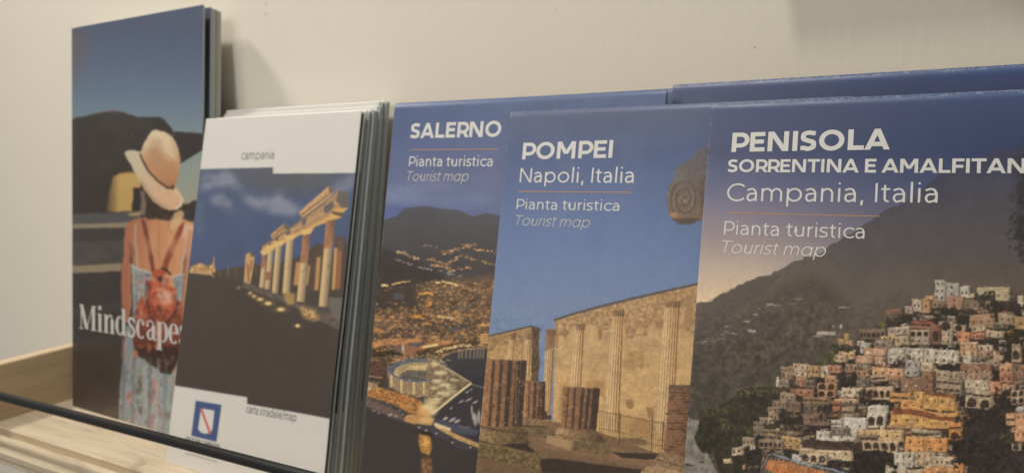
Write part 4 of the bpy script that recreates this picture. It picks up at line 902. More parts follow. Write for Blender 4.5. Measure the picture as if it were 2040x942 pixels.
    for h in ((4, 100, 155, 200, 330, (168, 166, 160), 2, 3), (4, 200, 170, 305, 290, gr, 1, 2), (4, 305, 205, 390, 300, (188, 182, 168), 2), (4, 390, 265, 430, 300, cr), (4, 445, 225, 735, 290, (172, 158, 130)),
              (4, 600, 250, 730, 345, (176, 162, 132), 2), (4, 200, 285, 340, 395, (148, 108, 88), 1, 2), (4, 800, 305, 856, 365, (190, 180, 156)), (4, 900, 300, 1100, 380, (170, 150, 130), 3), (4, 900, 480, 1080, 600, oc, 3, 2),
              (3, 760, 325, 858, 430, (172, 158, 138), 2), (4, 0, 320, 70, 440, (166, 126, 88), 1), (4, 20, 290, 100, 325, oc), (4, 80, 330, 180, 400, (122, 98, 78), 2), (3, 690, 385, 760, 455, (152, 138, 124), 1), (3, 515, 400, 660, 500, (108, 72, 56)),
              (3, 530, 430, 640, 500, (64, 52, 44)), (4, 340, 310, 480, 400, (104, 86, 72), 2), (4, 520, 330, 580, 430, (122, 106, 88), 1, 1, 'a'), (4, 380, 440, 610, 560, (154, 118, 88), 3), (4, 640, 445, 780, 540, (142, 122, 102), 2),
              (4, 780, 460, 900, 580, (162, 126, 84), 1), (4, 400, 540, 530, 600, (168, 142, 112), 2), (4, 130, 515, 250, 600, (168, 152, 132), 1, 1, 'a'), (4, 255, 535, 355, 600, (172, 152, 122), 1, 1, 'a'), (3, 310, 560, 535, 650, (98, 82, 64), 6, 1, 'a'),
              (3, 545, 555, 745, 630, (168, 148, 134), 3), (3, 740, 515, 942, 600, (134, 84, 68), 4, 2, 'b'), (3, 740, 590, 910, 660, (168, 150, 132), 3, 1, 'a'), (3, 735, 655, 900, 720, (158, 138, 122), 3), (4, 150, 600, 250, 720, (168, 152, 132), 2, 2),
              (4, 55, 540, 145, 720, (106, 62, 50), 1, 1, 'a'), (3, 490, 628, 605, 670, (182, 152, 104), 2), (3, 600, 640, 740, 720, (168, 148, 118), 2), (3, 440, 660, 600, 735, (122, 108, 94), 3), (4, 290, 600, 400, 690, (182, 112, 78), 2),
              (4, 400, 610, 530, 670, (152, 92, 68), 3), (4, 530, 590, 690, 650, (172, 152, 128), 2), (3, 130, 650, 185, 720, (150, 120, 78)), (3, 185, 605, 218, 690, (156, 126, 82)), (3, 215, 660, 250, 700, (146, 116, 78)), (3, 290, 670, 350, 715, (186, 176, 156), 1),
              (3, 320, 690, 410, 780, (166, 166, 162), 2), (3, 355, 735, 550, 800, (192, 142, 112), 3, 1, 'l'), (3, 275, 800, 440, 870, (182, 142, 114)), (3, 440, 810, 540, 890, (188, 144, 112), 1, 1, 'l'), (3, 135, 755, 275, 830, (188, 156, 108), 3),
              (3, 95, 790, 200, 850, (178, 152, 122), 2), (3, 555, 745, 700, 800, (162, 158, 148), 2, 1, 'l'), (3, 555, 795, 720, 870, (158, 152, 142), 3), (3, 695, 750, 942, 810, wh, 3), (3, 740, 810, 942, 870, (178, 172, 160), 4), (4, 0, 760, 300, 820, wh, 4), (4, 0, 815, 290, 880, (184, 178, 164), 4),
              (4, 305, 690, 465, 820, (188, 148, 114), 2, 2), (4, 465, 715, 585, 765, (182, 168, 148), 2), (4, 465, 765, 590, 820, (140, 106, 84), 2), (4, 585, 770, 670, 840, (182, 152, 118), 1, 1, 'l'), (4, 750, 705, 830, 870, (152, 128, 104), 1, 1, 'a'), (4, 860, 690, 1050, 900, (160, 130, 104), 3, 3),
              (4, 325, 805, 405, 880, (182, 172, 152), 1, 1, 'l'), (4, 400, 860, 540, 900, (172, 152, 128), 3), (4, 540, 840, 650, 890, (152, 132, 112), 2), (3, 690, 870, 830, 942, (152, 152, 150), 2, 2), (3, 830, 880, 942, 942, cr, 1),
              (4, 640, 880, 760, 942, (182, 142, 108), 2), (2, 930, 10, 1060, 110, (168, 148, 124), 2, 2), (2, 1060, 20, 1170, 110, (162, 128, 84), 3), (2, 820, 38, 930, 75, (152, 126, 96), 3), (2, 825, 75, 930, 140, (132, 102, 78), 2), (2, 780, 120, 805, 215, (188, 178, 164)),
              (2, 805, 140, 900, 215, (120, 104, 90), 2), (2, 1170, 25, 1240, 120, (176, 160, 140), 1), (2, 1230, 20, 1340, 80, (152, 98, 74), 2), (2, 1195, 100, 1300, 180, (168, 122, 88), 2), (2, 1140, 170, 1300, 290, (168, 118, 78), 2, 2, 'a'), (2, 950, 115, 1060, 200, (142, 92, 68), 2),
              (2, 1040, 130, 1130, 210, (86, 72, 60), 2), (2, 900, 220, 1110, 280, (136, 86, 62), 3), (5, 275, 100, 390, 200, (92, 82, 72), 2, 2), (5, 180, 10, 300, 70, (140, 112, 84), 3), (5, 190, 60, 380, 110, (134, 98, 72), 4), (5, 405, 50, 690, 130, (198, 148, 108), 4), (5, 390, 115, 560, 165, (166, 138, 112), 1, 1, 'b'),
              (5, 560, 130, 640, 200, (150, 112, 84), 2), (5, 690, 0, 830, 120, gr, 2, 2), (5, 830, 10, 940, 95, cr, 1), (5, 655, 130, 940, 270, (112, 80, 60), 3, 1, 'l'), (5, 840, 95, 945, 250, (118, 82, 64), 1, 2),
              (5, 155, 215, 320, 300, (182, 168, 144), 3), (5, 95, 310, 300, 360, (182, 152, 118), 2), (5, 75, 330, 150, 450, re, 2, 2, 'b'), (5, 150, 350, 290, 400, (66, 54, 44)), (5, 160, 390, 265, 465, (154, 138, 118), 2, 1, 'b'), (5, 350, 215, 590, 330, (184, 154, 124), 4, 1, 'a'),
              (5, 560, 270, 740, 350, (188, 132, 70), 2, 1, 'b'), (5, 765, 260, 945, 340, (208, 148, 78), 2), (5, 645, 335, 885, 425, (202, 138, 68), 3), (6, 0, 280, 275, 360, (202, 148, 78), 4), (6, 0, 355, 295, 450, (206, 148, 78), 2, 1, 'b'), (6, 110, 90, 325, 160, (162, 142, 118), 4), (6, 110, 155, 325, 260, (152, 132, 112), 4, 2, 'b'),
              (6, 345, 150, 560, 235, (182, 168, 144), 3), (6, 355, 235, 575, 310, (172, 158, 134), 4, 1, 'b'), (6, 355, 305, 580, 385, (178, 158, 128), 2, 1, 'a'), (6, 330, 60, 580, 150, (142, 112, 90), 5, 2), (6, 310, 20, 580, 70, (130, 84, 64)), (6, 555, 170, 660, 270, (178, 118, 92), 1), (6, 640, 20, 755, 115, (188, 138, 104), 2), (6, 640, 110, 755, 185, (160, 96, 74), 2),
              (6, 760, 30, 860, 190, (120, 88, 72), 2, 2), (6, 660, 195, 780, 240, (176, 134, 104), 2), (6, 735, 240, 870, 360, (168, 142, 118), 2, 2, 'a'), (6, 690, 430, 780, 530, (194, 142, 104), 2, 1, 'b'), (6, 770, 400, 1000, 660, (196, 138, 98), 4, 2), (6, 780, 385, 900, 430, (186, 182, 178)),
              (5, 565, 430, 945, 570, ye, 4), (6, 0, 470, 265, 560, ye, 2), (5, 545, 540, 740, 600, (152, 112, 72), 5, 1, 'b'), (5, 740, 565, 945, 640, (166, 146, 120), 5, 1, 'b'), (6, 0, 578, 150, 640, (166, 150, 124), 3, 1, 'b'), (6, 215, 515, 325, 600, (192, 122, 58), 2, 1, 'b'), (6, 215, 590, 315, 670, (190, 118, 56), 1, 1, 'a'),
              (5, 690, 630, 945, 780, (202, 138, 72), 3, 2), (6, 0, 645, 205, 770, (202, 132, 68), 2, 2), (5, 375, 375, 550, 435, (192, 192, 184)), (5, 370, 435, 530, 560, (198, 188, 170), 2, 1, 'a'), (5, 150, 470, 370, 600, (198, 196, 190), 2), (5, 60, 480, 160, 540, (188, 184, 174), 3),
              (5, -60, 570, 290, 650, (192, 188, 180), 4), (5, 60, 545, 220, 600, (110, 100, 94), 3), (5, 300, 570, 680, 665, (198, 164, 114), 5), (5, 310, 610, 470, 670, (120, 96, 74), 3, 1, 'b'), (5, 330, 660, 640, 745, (184, 160, 130), 4, 1, 'a'),
              (2, 820, 255, 950, 330, (132, 112, 92), 3), (2, 760, 330, 880, 400, (122, 102, 84), 3), (2, 720, 390, 810, 480, (136, 112, 90), 2, 2), (2, 650, 470, 770, 525, (132, 112, 92), 3), (2, 880, 330, 1000, 460, (92, 72, 58), 3, 2), (2, 1010, 285, 1250, 340, (128, 100, 70), 5, 1, 'b'), (2, 1020, 340, 1240, 420, (72, 58, 48), 4), (2, 1020, 420, 1240, 520, (98, 70, 58), 5),
              (2, 590, 500, 690, 620, (104, 90, 76), 3, 2), (2, 690, 570, 850, 660, (126, 100, 76), 4, 2, 'b'), (2, 820, 520, 1020, 600, (84, 68, 54), 5, 1, 'b'), (2, 840, 620, 1000, 740, (168, 132, 84), 3, 2), (2, 640, 655, 850, 740, (124, 104, 82), 5, 1, 'a'), (2, 500, 640, 600, 720, (150, 132, 112), 3), (2, 420, 720, 510, 790, (172, 156, 136), 2), (2, 350, 815, 420, 850, (190, 170, 132)),
              (2, 560, 720, 610, 760, (160, 150, 140), 1), (2, 985, 690, 1430, 810, (198, 178, 144), 5), (2, 1000, 750, 1230, 860, (182, 158, 124), 3, 1, 'a'), (2, 920, 790, 1010, 860, (168, 168, 168)), (5, 600, 755, 780, 870, (188, 182, 168), 3, 2), (5, 780, 765, 945, 870, (182, 158, 128), 3, 2), (5, 525, 860, 720, 1000, (184, 174, 154), 2, 1, 'b'), (5, 720, 890, 900, 1000, (180, 158, 128), 3), (5, 880, 890, 945, 1000, (196, 128, 72), 1),
              (6, 0, 810, 270, 900, (184, 162, 136), 6), (6, 0, 900, 270, 1000, (192, 128, 74), 5), (6, 262, 860, 342, 1010, (192, 118, 62), 1), (6, 735, 690, 830, 750, (152, 138, 118), 1, 1, 'a')):
        house(*h)
    for z, x0, y0, x1, y1, c in ((5, 570, 405, 945, 465, (122, 74, 52)), (6, 0, 440, 265, 485, (122, 74, 52)), (2, 1000, 640, 1440, 730, (70, 54, 47)), (5, 0, 650, 330, 715, (66, 52, 46)), (6, 0, 262, 275, 290, (118, 76, 56)), (3, 740, 508, 942, 530, (146, 78, 62)), (6, 0, 560, 200, 580, (90, 62, 46))):
        ox, oy, k = Z[z]; a, b, c0, d = ox + x0 / k, oy + y0 / k, ox + x1 / k, oy + y1 / k
        s.poly([(a + 4, b), (c0, b + (d - b) * .45), (c0, d + 3), (a, d - 3)], c, .92, blur=.5, tex=nf, tamp=.1)
    # foliage between
    for z, x0, y0, x1, y1, c, kk in ((3, 540, 470, 740, 545, (56, 50, 40), 60), (4, 110, 390, 400, 500, (56, 50, 40), 90), (4, 430, 265, 600, 330, (54, 48, 38), 50), (4, 560, 330, 640, 470, (52, 46, 38), 40), (4, 700, 580, 870, 690, (56, 54, 38), 70), (3, 0, 760, 100, 870, (86, 84, 52), 60),
                                     (3, 60, 700, 230, 760, (60, 56, 42), 50), (5, 300, 250, 420, 380, (50, 42, 36), 60), (5, 250, 750, 590, 870, (48, 41, 36), 140), (6, 590, 230, 730, 400, (50, 43, 38), 70), (6, 300, 380, 690, 560, (50, 42, 37), 150), (6, 200, 650, 700, 900, (48, 41, 36), 200), (5, 20, 840, 520, 942, (50, 43, 38), 120),
                                     (5, 180, 80, 280, 210, (52, 44, 38), 60), (4, 600, 690, 740, 800, (58, 50, 42), 50), (2, 520, 760, 680, 930, (48, 42, 35), 120), (2, 860, 420, 1010, 560, (54, 46, 38), 70), (2, 1140, 360, 1250, 470, (52, 48, 38), 50), (3, 470, 505, 520, 550, (104, 96, 56), 22), (6, 650, 620, 760, 680, (84, 78, 48), 24), (5, 580, 850, 620, 920, (44, 40, 34), 20), (3, 590, 850, 700, 910, (54, 44, 38), 30), (4, 200, 880, 310, 942, (58, 48, 42), 30)):
        ox, oy, k = Z[z]; leaves(kk, ox + x0 / k, oy + y0 / k, ox + x1 / k, oy + y1 / k, c, .85, 4.2)
    # beach terrace at the foot
    s.poly([(1516, 912), (1550, 912), (1600, 924), (1660, 934), (1700, 950), (1700, 1000), (1510, 1000)], (92, 78, 68), .9, blur=1, tex=nf, tamp=.2)
    s.poly([(1528, 918), (1560, 920), (1610, 930), (1650, 940), (1690, 958), (1560, 952), (1526, 934)], (172, 108, 66), .95, blur=.8, tex=nf, tamp=.15)
    s.line([(1540, 908), (1580, 920), (1640, 930), (1690, 940)], 3.4, (128, 148, 166), .85, 2); 
    for k in range(20): s.line([(1520 + k * 8, 908 + k * 1.8), (1516 + k * 8, 924 + k * 1.8)], 1, (186, 176, 160), .7, .8)
    s.line([(1517, 936), (1530, 908), (1560, 900)], 1.5, (170, 160, 146), .7)
    for _ in range(90): s.ell(r.uniform(1560, 1690), r.uniform(905, 935), r.uniform(.8, 2.4), r.uniform(.6, 1.5), [(120, 140, 160), (176, 160, 140), (70, 58, 50)][r.randint(3)], .7, .8)
    for _ in range(1500):
        x = r.uniform(1480, 2300); y = r.uniform(640, 1200)
        if 1920 < x < 2010 and y > 800: continue
        if x < 1900 - (y - 560) * 1.25: continue
        s.box(x, y, x + r.uniform(.6, 2.2), y + r.uniform(.6, 2), (196, 176, 148) if r.rand() < .35 else (58, 47, 42), .55)
    # lower part of the picture (below the rail of view)
    for _ in range(90):
        x = r.uniform(1500, 2300); y = r.uniform(960, 1240); a, b = r.uniform(14, 40), r.uniform(10, 24)
        c = [wh, cr, oc, ye, pk][r.randint(5)]; house(5, (x - 1640) * 4.245, (y - 720) * 4.245, (x + a - 1640) * 4.245, (y + b - 720) * 4.245, np.array(c) * r.uniform(.6, 1), 3)
    wx = s.noise(5, 71, 2) * 1.3 + s.noise(40, 72, 2) * 5; wy = s.noise(5, 73, 2) * 1.3 + s.noise(60, 74, 2) * 7
    ii = np.clip(np.arange(s.H)[:, None] + wy, 0, s.H - 1).astype(int); jj = np.clip(np.arange(s.W)[None, :] + wx, 0, s.W - 1).astype(int)
    s.a = s.a[ii, jj]; nt = s.noise(7, 75, 3); fade = np.clip((np.arange(s.H) / s.S + s.y0 - 560) / 120, 0, 1)[:, None]
    s.a *= (1 + .16 * nt * fade)[..., None]
    s.grain(.034, 1.6)
    return s.x0, s.y0, s.done()

# ---------------------------------------------------------------- lettering drawn with strokes (cap height = 1)
def arc(cx, cy, rx, ry, a0, a1, n=14):
    return [(cx + rx * math.cos(math.radians(a0 + (a1 - a0) * i / n)), cy + ry * math.sin(math.radians(a0 + (a1 - a0) * i / n))) for i in range(n + 1)]
def spline(p, n=7):
    p = [np.array(q, float) for q in p]; p = [2 * p[0] - p[1]] + p + [2 * p[-1] - p[-2]]; out = []
    for i in range(1, len(p) - 2):
        for j in range(n):
            t = j / n
            out.append(tuple(.5 * (2 * p[i] + (p[i + 1] - p[i - 1]) * t + (2 * p[i - 1] - 5 * p[i] + 4 * p[i + 1] - p[i + 2]) * t * t + (3 * p[i] - p[i - 1] - 3 * p[i + 1] + p[i + 2]) * t ** 3)))
    return out + [tuple(p[-2])]
XH = .735
def glyph(ch, w, single=False):
    """strokes and advance; ('l', pts) even line, ('d', p, q) slanted bar cut level, ('o', pts) closed ring"""
    h = w / 2; sb = .085 + .02 * (w < .12); S = []; L = lambda *p: S.append(('l', list(p))); D = lambda p, q: S.append(('d', p, q))
    x0 = sb + h; xb = XH
    if ch == ' ': return S, .30
    if ch == 'A': D((h * 1.1, 0), (.50, 1)); D((1.0 - h * 1.1, 0), (.50, 1)); L((.24, .27), (.76, .27)); return S, 1.0
    if ch == 'E': L((x0, 0), (x0, 1)); [L((x0, y), (x0 + .56 - (.05 if y == .51 else 0), y)) for y in (h, .51, 1 - h)]; return S, x0 + .56 + sb * .5
    if ch == 'F': L((x0, 0), (x0, 1)); [L((x0, y), (x0 + .55 - (.05 if y < .6 else 0), y)) for y in (.46, 1 - h)]; return S, x0 + .57
    if ch == 'I': L((x0, 0), (x0, 1)); return S, x0 + h + sb
    if ch == 'L': L((x0, 1), (x0, 0)); L((x0, h), (x0 + .54, h)); return S, x0 + .55
    if ch == 'T': L((.02, 1 - h), (.80, 1 - h)); L((.41, 0), (.41, 1)); return S, .82
    if ch == 'M': x1 = x0 + .88 - w * .3; L((x0, 0), (x0, 1)); L((x1, 0), (x1, 1)); m = (x0 + x1) / 2; D((x0 + h * .2, 1), (m, .28)); D((x1 - h * .2, 1), (m, .28)); return S, x1 + h + sb
    if ch == 'N': x1 = x0 + .70; L((x0, 0), (x0, 1)); L((x1, 0), (x1, 1)); D((x0 + h * .25, 1), (x1 - h * .25, 0)); return S, x1 + h + sb
    if ch == 'O': S.append(('o', arc(sb * .7 + .52, .5, .52 - h, .515 - h, 0, 360, 44)[:-1])); return S, 1.04 + sb * 1.4
    if ch in 'CG':
        S.append(('l', arc(sb * .7 + .52, .5, .52 - h, .515 - h, 46, 316, 34)))
        if ch == 'G': L((sb * .7 + .92 - h, .48), (sb * .7 + .92 - h, .14))
        return S, .98 if ch == 'C' else 1.02
    if ch in 'PR':
        r = .335 if ch == 'P' else .325; yb = 1 - h - r * 2 + h
        L((x0, 0), (x0, 1)); S.append(('l', [(x0, 1 - h), (x0 + .30, 1 - h)] + arc(x0 + .30, (1 - h + yb) / 2, .29, (1 - h - yb) / 2, 90, -90, 16)[1:] + [(x0, yb)]))
        if ch == 'R': D((x0 + .32, yb + h * .6), (x0 + .59, 0))
        return S, x0 + .645
    if ch == 'S':
        S.append(('l', spline([(.66, .86), (.53, 1 - h * 1.15), (.38, 1.01 - h), (.20, .955 - h), (.05 + h, .76), (.17, .59), (.37, .50), (.57, .42), (.70 - h, .26), (.56, .055 + h), (.36, h - .01), (.19, h * 1.3), (.05, .135)]))); return S, .76
    if ch == 'i' or ch == 'j': L((x0, 0), (x0, xb)); L((x0, .97 - h * .6), (x0, .97 + h * 1.3)); return S, x0 + h + sb
    if ch == 'l': L((x0, 0), (x0, 1.06)); return S, x0 + h + sb
    if ch in 'nmhr':
        L((x0, 0), (x0, xb)); r = .225
        if ch == 'r': S.append(('l', [(x0, .42)] + arc(x0 + .25, .42, .25, xb - h - .42, 180, 88, 8))); return S, x0 + .30
        S.append(('l', [(x0, .38)] + arc(x0 + r, .42, r, xb + .01 - h - .42, 180, 0, 16) + [(x0 + 2 * r, 0)])); x = x0 + 2 * r
        if ch == 'm': S.append(('l', [(x, .38)] + arc(x + r, .42, r, xb + .01 - h - .42, 180, 0, 16) + [(x + 2 * r, 0)])); x += 2 * r
        return S, x + h + sb
    if ch == 'u':
        r = .225; S.append(('l', [(x0, xb), (x0, .32)] + arc(x0 + r, .32, r, .33 - h, 180, 360, 16))); L((x0 + 2 * r, xb), (x0 + 2 * r, 0)); return S, x0 + 2 * r + h + sb
    if ch in 'pdqb' or (ch == 'a' and single):
        rx, ry = .335 - h * .6, xb / 2 + .01 - h; s = ch == 'p' or ch == 'b'; cx = sb * .7 + .34 + (0 if not s else h)
        S.append(('o', arc(cx, xb / 2, rx, ry, 0, 360, 36)[:-1])); x = cx - rx if s else cx + rx
        L((x, -.27 if ch in 'pq' else 0), (x, 1.06 if ch in 'db' else xb)); return S, (cx + rx + h + (sb * .7 if s else sb))
    if ch == 'o': S.append(('o', arc(sb * .7 + .37, xb / 2, .37 - h, xb / 2 + .01 - h, 0, 360, 36)[:-1])); return S, .74 + sb * 1.4
    if ch == 'c': S.append(('l', arc(sb * .7 + .36, xb / 2, .36 - h, xb / 2 + .01 - h, 42, 318, 28))); return S, .68
    if ch == 'e': S.append(('l', [(sb * .7 + h, xb / 2), (sb * .7 + .71 - h, xb / 2)] + arc(sb * .7 + .36, xb / 2, .36 - h, xb / 2 + .01 - h, 8, 318, 28))); return S, .78
    if ch == 'a':
        x1 = .53; S.append(('l', [(.10, .635 - h * .4)] + spline([(.12, .645 - h * .3), (.28, xb + .005 - h), (.43, xb - .05 - h * .6), (x1, .47)]) + [(x1, 0)]))
        S.append(('l', [(x1, .43), (.28, .425)] + arc(.27, .225, .27 - sb - h * .4, .205 - h * .2, 90, 270, 14)[1:] + spline([(.29, h + .002), (.43, .07 + h * .4), (x1, .20)])[1:])); return S, x1 + h + sb
    if ch == 's':
        S.append(('l', spline([(.50, .635), (.40, xb - h * 1.05), (.29, xb + .005 - h), (.15, .70 - h), (.055 + h, .555), (.15, .44), (.29, .372), (.43, .31), (.52 - h, .19), (.42, .04 + h), (.27, h - .005), (.14, h * 1.25), (.04, .10)]))); return S, .57
    if ch == 't': S.append(('l', [(.20, .90), (.20, .22)] + arc(.34, .20, .14, .20 - h, 180, 285, 8))); L((.04, xb - h), (.42, xb - h)); return S, .46
    if ch == ',': L((x0 + h * .3, h * 2), (x0 - h * .3, -.17)); return S, x0 + h + sb
    if ch == '/': D((.06, -.12), (.46, 1.08)); return S, .50
    raise KeyError(ch)
def serif_glyph(ch):
    """high-contrast narrow roman: thick stems, hairlines (cap height 1, x-height .74)"""
    T, hl = .150, .040; S = []
    def V(x, y0, y1, w=T): S.append(('w', [(x, y0), (x, y1)], w))
    def H(x0, x1, y, w=hl): S.append(('w', [(x0, y), (x1, y)], w))
    def bowl(cx, a0, a1, rx, cy=.37, ry=.36):     # thickness swells at the sides
        n = 22
        for i in range(n):
            p, q = a0 + (a1 - a0) * i / n, a0 + (a1 - a0) * (i + 1.15) / n
            c = abs(math.cos(math.radians((p + q) / 2))); P = [(cx + rx * math.cos(math.radians(u)), cy + ry * math.sin(math.radians(u))) for u in (p, q)]
            S.append(('w', P, hl + (T - hl) * c ** 1.6))
    if ch == 'M': V(.14, 0, 1, .045); V(.80, 0, 1, .165); D = ('d2', (.15, 1), (.44, .02), .17); S.append(D); S.append(('d2', (.44, .02), (.76, 1), .045)); H(.02, .26, .02); H(.66, .94, .02); H(.04, .22, .98); H(.74, .94, .98); return S, .98
    if ch == 'i': V(.16, 0, .72); H(.03, .30, .02); H(.04, .16, .71); S.append(('w', [(.16, .885), (.16, 1.04)], .15)); return S, .33
    if ch == 'n':
        V(.15, 0, .72); V(.46, 0, .55); H(.03, .27, .02); H(.35, .58, .02); H(.03, .15, .71)
        S.append(('w', spline([(.22, .58), (.30, .69), (.38, .72), (.445, .64), (.46, .5)]), .06)); return S, .61
    if ch == 'd': bowl(.24, 70, 290, .16); V(.42, 0, 1.03); H(.30, .42, 1.02); H(.42, .54, .02); S.append(('w', [(.24, .72), (.36, .60)], .04)); S.append(('w', [(.24, .02), (.36, .14)], .04)); return S, .58
    if ch == 's': S.append(('w', spline([(.36, .58), (.30, .70), (.20, .72), (.11, .66), (.10, .55), (.20, .44), (.29, .35), (.35, .24), (.31, .07), (.19, .015), (.09, .07), (.05, .20)]), .095)); V(.36, .54, .70, .03); V(.05, .03, .20, .03); return S, .43
    if ch == 'c': bowl(.24, 55, 310, .16); S.append(('w', [(.34, .52), (.34, .64)], .11)); return S, .43
    if ch == 'a': V(.38, .06, .56); S.append(('w', spline([(.10, .56), (.14, .69), (.25, .725), (.36, .66), (.38, .52)]), .05)); S.append(('w', [(.12, .50), (.12, .60)], .10)); S.append(('w', spline([(.36, .43), (.22, .37), (.13, .27), (.12, .15), (.19, .05), (.30, .06), (.37, .16)]), .075)); S.append(('w', [(.13, .12), (.13, .28)], .12)); H(.38, .50, .03, .06); return S, .51
    if ch == 'p': V(.15, -.30, .72); bowl(.30, -110, 110, .165); H(.03, .27, -.29); H(.03, .15, .71); return S, .53
    if ch == 'e': bowl(.24, 0, 312, .16); H(.10, .42, .40, .05); V(.40, .40, .50, .10); return S, .46
    raise KeyError(ch)
def strip(pts, w, closed=False):
    p = np.asarray(pts, float); n = len(p)
    if closed: d0 = p - np.roll(p, 1, 0); d1 = np.roll(p, -1, 0) - p
    else:
        d = np.diff(p, axis=0); d0 = np.vstack([d[:1], d]); d1 = np.vstack([d, d[-1:]])
    nrm = lambda d: np.stack([-d[:, 1], d[:, 0]], 1) / np.maximum(np.hypot(d[:, 0], d[:, 1]), 1e-9)[:, None]
    n0, n1 = nrm(d0), nrm(d1); m = n0 + n1; m /= np.maximum(np.hypot(m[:, 0], m[:, 1]), 1e-6)[:, None]
    k = np.clip((m * n1).sum(1), .45, 1); o = m * (w / 2 / k)[:, None]
    a, b = p + o, p - o
    return [[a[i], a[(i + 1) % n], b[(i + 1) % n], b[i]] for i in range(n if closed else n - 1)]
def text_quads(text, w, single=False, track=0.0, shear=0.0, serif=False):
    out = []; x = 0.0; k = 0
    for ch in text:
        S, adv = serif_glyph(ch) if serif else glyph(ch, w, single)
        for st in S:
            if st[0] == 'd' or st[0] == 'd2':
                (xa, ya), (xb, yb) = st[1], st[2]; ww = st[3] if st[0] == 'd2' else w
                hw = ww / 2 * math.hypot(xb - xa, yb - ya) / abs(yb - ya)
                q = [[(xa - hw, ya), (xa + hw, ya), (xb + hw, yb), (xb - hw, yb)]]
            elif st[0] == 'w': q = strip(st[1], st[2])
            else: q = strip(st[1], w, st[0] == 'o')
            out.append((k % 5, [[(x + px + shear * py, py) for px, py in f] for f in q])); k += 1
        x += adv + track
    xs = [p[0] for _, q in out for f in q for p in f]
    return out, min(xs), max(xs)

# ---------------------------------------------------------------- one brochure
def homography(src, dst):
    A = []
    for (x, y), (u, v) in zip(src, dst):
        A.append([x, y, 1, 0, 0, 0, -u * x, -u * y, -u]); A.append([0, 0, 0, x, y, 1, -v * x, -v * y, -v])
    return np.linalg.svd(np.array(A))[2][-1].reshape(3, 3)
def happly(Hm, x, y):
    d = Hm[2, 0] * x + Hm[2, 1] * y + Hm[2, 2]
    return (Hm[0, 0] * x + Hm[0, 1] * y + Hm[0, 2]) / d, (Hm[1, 0] * x + Hm[1, 1] * y + Hm[1, 2]) / d

